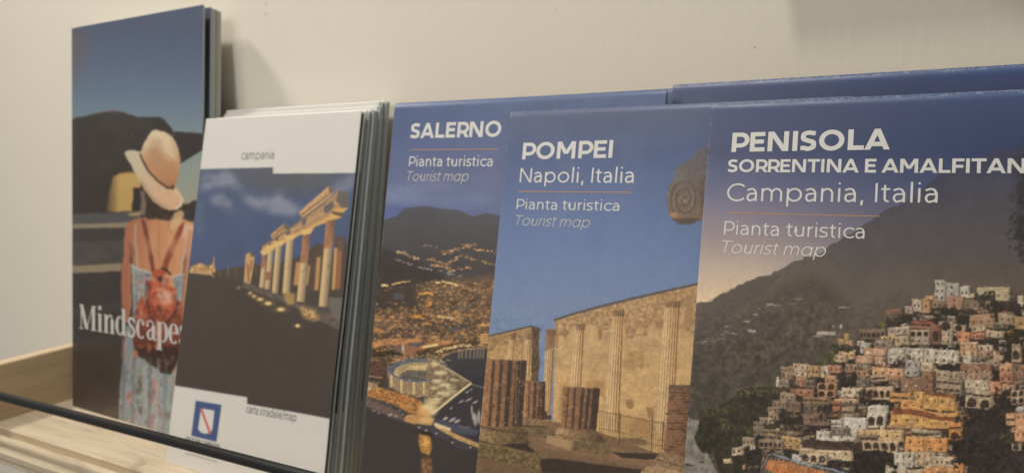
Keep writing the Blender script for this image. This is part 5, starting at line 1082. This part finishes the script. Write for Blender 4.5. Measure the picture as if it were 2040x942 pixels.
class Brochure:
    """local axes: x along the cover, z up the cover, y into the stack. quad = the cover's corners on the artwork sheet."""
    def __init__(s, name, base, yaw, lean, W, H, quad, bow, roll=0.0):
        s.W, s.H, s.bow = W, H, bow
        s.root = empty(name, (base[0], base[1], base[2] + ZS), (math.radians(-lean), math.radians(roll), math.radians(yaw)))
        s.lean = lean
        s.Hm = homography([(0, 0), (W, 0), (W, H), (0, H)], quad); s.Hi = np.linalg.inv(s.Hm)
    def cover(s, art, gain, nx, nz, rub=0.0):
        x0, y0, img = art()
        u = np.linspace(0, s.W, nx); v = np.linspace(0, s.H, nz); U, V = np.meshgrid(u, v)
        px, py = happly(s.Hm, U, V); ih, iw = img.shape[:2]
        fx, fy = px - x0 - .5, py - y0 - .5
        mir = lambda t, n: np.where((t := np.abs(t)) > n - 1.01, np.maximum(2 * (n - 1.01) - t, 0), t)
        fx, fy = mir(fx, iw), mir(fy, ih)
        i, j = fy.astype(int), fx.astype(int); a, b = (fy - i)[..., None], (fx - j)[..., None]
        c = (img[i, j] * (1 - b) + img[i, j + 1] * b) * (1 - a) + (img[i + 1, j] * (1 - b) + img[i + 1, j + 1] * b) * a
        lin = np.clip(srgb(c) * np.asarray(gain), .004, .9)
        # rubbed edges: the ink is worn off in small flecks along the border
        wn = fbm(nz, nx, 5, 21, 3); wf = fbm(nz, nx, 2, 22, 1)
        d = np.minimum(np.minimum(U, s.W - U), np.minimum(V, s.H - V)); cd = np.minimum(np.hypot(U, s.H - V), np.hypot(s.W - U, s.H - V))
        wear = rub * np.clip(np.exp(-d / .00035) * (.12 + .5 * wn) + np.exp(-cd / .0009) * .5 + (np.exp(-d / .0012) * (wf > 1.0)) * .4, 0, .7)
        lin = lin * (1 - wear[..., None]) + np.array((.60, .58, .54)) * wear[..., None]
        Y = s.bow(U, V)
        n = nx * nz; k = np.arange(n).reshape(nz, nx)
        verts = np.stack([U, Y, V], -1).reshape(-1, 3)
        quads = np.stack([k[:-1, :-1], k[:-1, 1:], k[1:, 1:], k[1:, :-1]], -1).reshape(-1, 4)
        rim = np.concatenate([k[0, :], k[1:, -1], k[-1, -2::-1], k[-2:0:-1, 0]]); m = len(rim)
        back = verts[rim] + np.array([0, .00035, 0])
        r2 = np.arange(m) + n; nxt = np.roll(np.arange(m), -1)
        side = np.stack([rim, r2, r2[nxt], rim[nxt]], -1)
        me = bpy.data.meshes.new('front_cover')
        allv = np.concatenate([verts, back]); allq = np.concatenate([quads, side])
        nq = len(allq)
        me.vertices.add(len(allv)); me.vertices.foreach_set('co', allv.astype(np.float32).ravel())
        me.loops.add(nq * 4); me.loops.foreach_set('vertex_index', allq.ravel().astype(np.int32))
        me.polygons.add(nq)
        me.polygons.foreach_set('loop_start', (np.arange(nq) * 4).astype(np.int32))
        me.materials.append(M['print']); me.materials.append(M['paper'])
        mi = np.zeros(nq, np.int32); mi[len(quads):] = 1; me.polygons.foreach_set('material_index', mi)
        me.update(calc_edges=True); me.validate()
        at = me.color_attributes.new('ink', 'FLOAT_COLOR', 'POINT')
        cc = np.ones((len(allv), 4), np.float32); cc[:n, :3] = lin.reshape(-1, 3); cc[n:, :3] = .55
        at.data.foreach_set('color', cc.ravel())
        sm = np.zeros(nq, bool); sm[:len(quads)] = True; me.polygons.foreach_set('use_smooth', sm)
        s.front = bpy.data.objects.new('front_cover', me); col.objects.link(s.front); s.front.parent = s.root
    def quads(s, name, qs, mat):
        """printed shapes (strip quads in cover coordinates) laid on the cover"""
        V, F = [], []
        for k, q in qs:
            for f in q:
                L = max(abs(f[0][0] - f[1][0]), abs(f[0][1] - f[1][1])); n = max(1, int(L / .006))
                p = [np.array(z, float) for z in f]
                for i in range(n):
                    t0, t1 = i / n, (i + 1) / n
                    pts = [p[0] + (p[1] - p[0]) * t0, p[0] + (p[1] - p[0]) * t1, p[3] + (p[2] - p[3]) * t1, p[3] + (p[2] - p[3]) * t0]
                    # face towards the reader
                    ar = sum(pts[a][0] * pts[(a + 1) % 4][1] - pts[(a + 1) % 4][0] * pts[a][1] for a in range(4))
                    if ar < 0: pts = pts[::-1]
                    b = len(V)
                    for q2 in pts: V.append((q2[0], float(s.bow(np.float64(q2[0]), np.float64(q2[1]))) - .00005 - k * .000005, q2[1]))
                    F.append((b, b + 1, b + 2, b + 3))
        return mesh_obj(name, V, F, mat, s.front)
    def text(s, name, txt, left, rightp, cap, mat, w=.10, **k):
        """baseline ends and the cap top are given on the artwork sheet"""
        (xa, za), (xb, zb), (xc, zc) = [happly(s.Hi, *p) for p in (left, rightp, cap)]
        q, lo, hi = text_quads(txt, w, **k); ht = zc - za; sx = (xb - xa) / (hi - lo)
        f = lambda p: (xa + (p[0] - lo) * sx, za + (zb - za) * (p[0] - lo) / (hi - lo) + p[1] * ht)
        return s.quads(name, [(d, [[f(p) for p in face] for face in fs]) for d, fs in q], mat)
    def rule(s, a, b, px, mat):
        (xa, za), (xb, zb) = happly(s.Hi, *a), happly(s.Hi, *b); z1 = happly(s.Hi, a[0], a[1] - px)[1] - za
        return s.quads('divider_line', [(0, [[(xa, za), (xb, zb), (xb, zb + z1), (xa, za + z1)]])], mat)
    def block(s, name, y0, y1, n, mat, inset=.0004, depth=.0012, v0=None, v1=None):
        """folded sheets: a slab whose side edges show n rounded folds"""
        t = (y1 - y0) / n; prof = []; W = s.W
        for i in range(n):
            c = y0 + (i + .5) * t
            for a in range(-90, 91, 20):
                prof.append((W - inset - depth + depth * math.cos(math.radians(a)) * (1 if i % 2 == 0 else .6), c + t * .46 * math.sin(math.radians(a))))
            if i < n - 1: prof.append((W - inset - depth * 1.4, c + t * .5))
        right_ = prof; left_ = [(W - x, y) for x, y in prof][::-1]
        ring = right_ + left_; k = len(ring)
        v0 = y1 * math.tan(math.radians(s.lean)) if v0 is None else v0; v1 = s.H * .9975 if v1 is None else v1
        rows = [v0 + (v1 - v0) * i / 24 for i in range(25)]
        V = [(x, y + float(s.bow(np.float64(min(max(x, 0), W)), np.float64(z))) * .8, z) for z in rows for x, y in ring]
        F = [(r * k + i, r * k + (i + 1) % k, (r + 1) * k + (i + 1) % k, (r + 1) * k + i) for r in range(24) for i in range(k)]
        F += [tuple(range(k))[::-1], tuple(range(24 * k, 25 * k))]
        return mesh_obj(name, V, F, mat, s.root)
    def sheet(s, name, y, mat, x1, v0, v1, fn=None):
        xs = np.linspace(.0006, x1, 3); zs = np.linspace(v0, v1, 20); V = []; F = []
        for side in (0, .0003):
            for z in zs:
                for x in xs: V.append((x, y + side + float(s.bow(np.float64(x), np.float64(z))) * .9, z))
        n = 60
        for o in (0, n):
            for r in range(19):
                for c in range(2):
                    a = o + r * 3 + c; q = (a, a + 1, a + 4, a + 3); F.append(q if o == 0 else q[::-1])
        for r in range(19): F.append((r * 3 + 2, n + r * 3 + 2, n + r * 3 + 5, r * 3 + 5)); F.append((r * 3, r * 3 + 3, n + r * 3 + 3, n + r * 3))
        F += [(57, 58, n + 58, n + 57), (58, 59, n + 59, n + 58), (1, 0, n, n + 1), (2, 1, n + 1, n + 2)]
        return mesh_obj(name, V, F, mat, s.root)
def soft_bow(W, H, a, b=0.0):
    return lambda u, v: -a * np.sin(np.pi * u / W) * np.sin(np.pi * np.clip(v / H, 0, 1)) - b * np.sin(2 * np.pi * v / H) * u / W + .0011 * np.clip((v - H + .0035) / .0035, 0, 1) ** 2.2

# ---------------------------------------------------------------- booklets with the woman in the hat
G = [1.08, 1.08, 1.2, 1.33, 1.35]
W, H = .1419, .2675
def walk_bow(u, v): return -.0005 * np.sin(np.pi * u / W) * np.sin(np.pi * v / H) + .0006 * np.exp(-(u / .006) ** 2)
bk = Brochure('tall_booklet', (-.50428, .27231, -.1773), -1.507, 5.32, .1419, .2675, [(143, 808), (399.8, 883.5), (405.1, 9.4), (141, 56.9)], walk_bow)
bk.cover(art_walker, G[0], 230, 560)
bk.text('title_lettering', 'Mindscapes', (158, 653.5), (375.5, 689), (162, 606), M['ink_soft'], serif=True)
bk.block('pages', .0004, .0017, 1, M['pages'], .0003, .0006)
tag(bk.root, 'tall booklet with a woman in a straw hat, frontmost at the left end', 'booklet', 'booklets at the left end of the shelf')
for dy, dx, dz, t, lab in ((.0050, .0003, -.0006, .0040, 'tall booklet showing a dark blue strip, right behind the straw hat booklet'),
                           (.0095, -.0004, -.0012, .0040, 'rearmost tall booklet at the left, only grey page edges showing against the wall')):
    c = empty('tall_booklet'); c.matrix_world = bk.root.matrix_basis @ Matrix.Translation((dx, dy, dz + dy * .09))
    f = bk.front.copy(); col.objects.link(f); f.parent = c
    for ch in bk.front.children: g = ch.copy(); col.objects.link(g); g.parent = f
    r0 = bk.root; bk.root = c; bk.block('pages', .0004, t, 2, M['pages'], .0002, .0006); bk.root = r0
    tag(c, lab, 'booklet', 'booklets at the left end of the shelf')

# ---------------------------------------------------------------- the stack of white road maps
W2, H2 = .12, .2034
def road_bow(u, v):
    e = np.exp(-((u - W2) / .012) ** 2)
    return -.0006 * e * np.exp(-((v - .062) / .022) ** 2) - .0006 * np.sin(np.pi * u / W2) * np.sin(np.pi * v / H2) - .0005 * e
rm = Brochure('folded_map', (-.35920, .24235, -.1773), 0, 12.807, W2, H2, [(330, 920), (640.5, 1012.5), (721.6, 220.5), (411, 237.2)], road_bow)
rm.cover(art_road_map, G[1], 260, 520)
rm.text('title_lettering', 'campania', (481, 318), (546, 317), (481, 300.5), M['ink_grey'], .12, track=.02)
rm.text('caption_lettering', 'carta stradale/map', (490.5, 821), (590.5, 839), (491.5, 804.5), M['ink_grey'], .14, track=.02)
rm.text('region_lettering', 'REGIONE CAMPANIA', (370.5, 877), (438.5, 893), (371.8, 868.5), M['ink_dark'], .17)
rm.sheet('inner_sheet', .0012, M['olive'], W2 - .0001, .0016, H2 * .995)
rm.block('folded_sheets', .0018, .0034, 1, M['edge'], -.0004, .0012)
tag(rm.root, 'white folded road map with lit ancient columns on its cover, frontmost of its stack', 'map', 'road maps stacked on the shelf')
first = None
for i in range(7):
    t = (i + 1) / 7; ln = 12.8 - 2.9 * t
    if first is None:
        first = empty('folded_map'); s0 = rm.root
        f = rm.front.copy(); col.objects.link(f); f.parent = first
        for ch in rm.front.children: g = ch.copy(); col.objects.link(g); g.parent = f
        rm.root = first; rm.block('folded_sheets', .00036, .00285, 2, M['edge'], -.0016, .0009, v0=.0008); rm.root = s0
        c = first
    else: c = copy_tree(first)
    top = (.0208, .0216, .0212, .0235, .0262, .0258, .0268)[i]; dx = (-.0008, .0002, -.0006, .0001, -.0005, .0003, -.0008)[i]
    ytop = .2874 + .0025 + .0186 * t; h = top + .1773; k = h / math.cos(math.radians(ln)) / H2
    c.location = (-.35920 + dx, ytop - h * math.tan(math.radians(ln)), SHELF + .0004); c.rotation_euler = (math.radians(-ln), 0, 0); c.scale = (1, 1, k)
    tag(c, 'folded white road map behind the front one, showing its grey folded edge and top', 'map', 'road maps stacked on the shelf')

# ---------------------------------------------------------------- tourist maps
def tourist(base, lean, W, H, quad, art, gain, nx, nz, a, t, roll=0.0):
    b = Brochure('tourist_map', base, 0, lean, W, H, quad, soft_bow(W, H, a, .0003), roll); b.cover(art, gain, nx, nz, .32)
    b.block('folded_sheets', .0004, t, 3, M['grey_edge'], .0004, .0008); return b
tm = tourist((-.21013, .23313, -.17658), 12.09, .134, .2042, [(706.6, 1055), (1252.7, 1227.2), (1328.7, 177), (787, 205)], art_night_town, G[2], 340, 640, .0003, .0036, .32)
tm.text('title_lettering', 'SALERNO', (817.5, 276), (997.5, 272.5), (819.5, 246.5), M['ink_white'], .205)
tm.rule((816.5, 299.5), (993, 298), 1.6, M['ink_orange'])
tm.text('subtitle_lettering', 'Pianta turistica', (814.5, 331.5), (981, 331.5), (815.5, 312), M['ink_white'], .115)
tm.text('caption_lettering', 'Tourist map', (810, 360.5), (933, 361), (812, 341.5), M['ink_soft'], .085, single=True, shear=.2)
tag(tm.root, 'blue tourist map titled SALERNO with a coast town at night', 'map', 'blue tourist maps leaning on the shelf')
c = copy_tree(tm.root)
c.location = (-.1893, .290 - .2048 * math.sin(math.radians(9.5)), ZS + .0240 - .205 * math.cos(math.radians(9.5)) + .0006); c.rotation_euler = (math.radians(-9.5), math.radians(.05), math.radians(0))
tag(c, 'blue tourist map against the wall behind SALERNO and POMPEI, only its plain top strip showing', 'map', 'blue tourist maps leaning on the shelf')

pm = tourist((-.1425, .22266, -.1773), 13.69, .134, .199, [(927.2, 1162.4), (1635.7, 1391.6), (1697.7, 189.8), (1016, 222)], art_ruins, G[3], 500, 760, .0004, .0030)
pm.text('title_lettering', 'POMPEI', (1040, 318), (1219.5, 314.5), (1042, 285), M['ink_white'], .20)
pm.text('place_lettering', 'Napoli, Italia', (1035, 363.5), (1262, 364.5), (1037, 335.5), M['ink_white'], .105)
pm.rule((1033, 382.5), (1256.5, 384.5), 1.8, M['ink_orange'])
pm.text('subtitle_lettering', 'Pianta turistica', (1029, 416.5), (1233.5, 420.5), (1030.5, 396.5), M['ink_white'], .10)
pm.text('caption_lettering', 'Tourist map', (1026, 448.5), (1175, 453.5), (1028.5, 428.5), M['ink_soft'], .075, single=True, shear=.2)
tag(pm.root, 'blue tourist map titled POMPEI with an ancient wall and broken columns', 'map', 'blue tourist maps leaning on the shelf')

vm = tourist((-.0555, .21394, -.1773), 15.04, .134, .1996, [(1333, 1330.9), (2382.6, 1683.7), (2380.2, 160.2), (1417, 204.9)], art_hill_village, G[4], 620, 800, .0004, .0030)
vm.text('title_lettering', 'PENISOLA', (1457, 303), (1772.5, 298), (1459.5, 265), M['ink_white'], .215)
vm.text('region_lettering', 'SORRENTINA E AMALFITANA', (1450, 343), (2086, 345.5), (1451, 318), M['ink_white'], .195, track=-.012)
vm.text('place_lettering', 'Campania, Italia', (1447.5, 400.5), (1867.5, 404), (1450, 366), M['ink_white'], .095)
vm.rule((1446.5, 425), (1752, 432), 1.8, M['ink_orange'])
vm.text('subtitle_lettering', 'Pianta turistica', (1442, 467), (1722, 475.5), (1443.5, 440.5), M['ink_white'], .095)
vm.text('caption_lettering', 'Tourist map', (1437, 503.5), (1645, 511.5), (1440, 479), M['ink_white'], .08, single=True, shear=.2)
tag(vm.root, 'blue tourist map titled PENISOLA with hillside houses, frontmost at the right', 'map', 'blue tourist maps leaning on the shelf')
c = copy_tree(vm.root); ln = 10.2
c.location = (-.0755, .2865 - .1996 * math.sin(math.radians(ln)), ZS + .0249 - .1996 * math.cos(math.radians(ln))); c.rotation_euler = (math.radians(-ln), 0, 0)
tag(c, 'blue tourist map behind the PENISOLA one at the right, only its plain top strip showing', 'map', 'blue tourist maps leaning on the shelf')
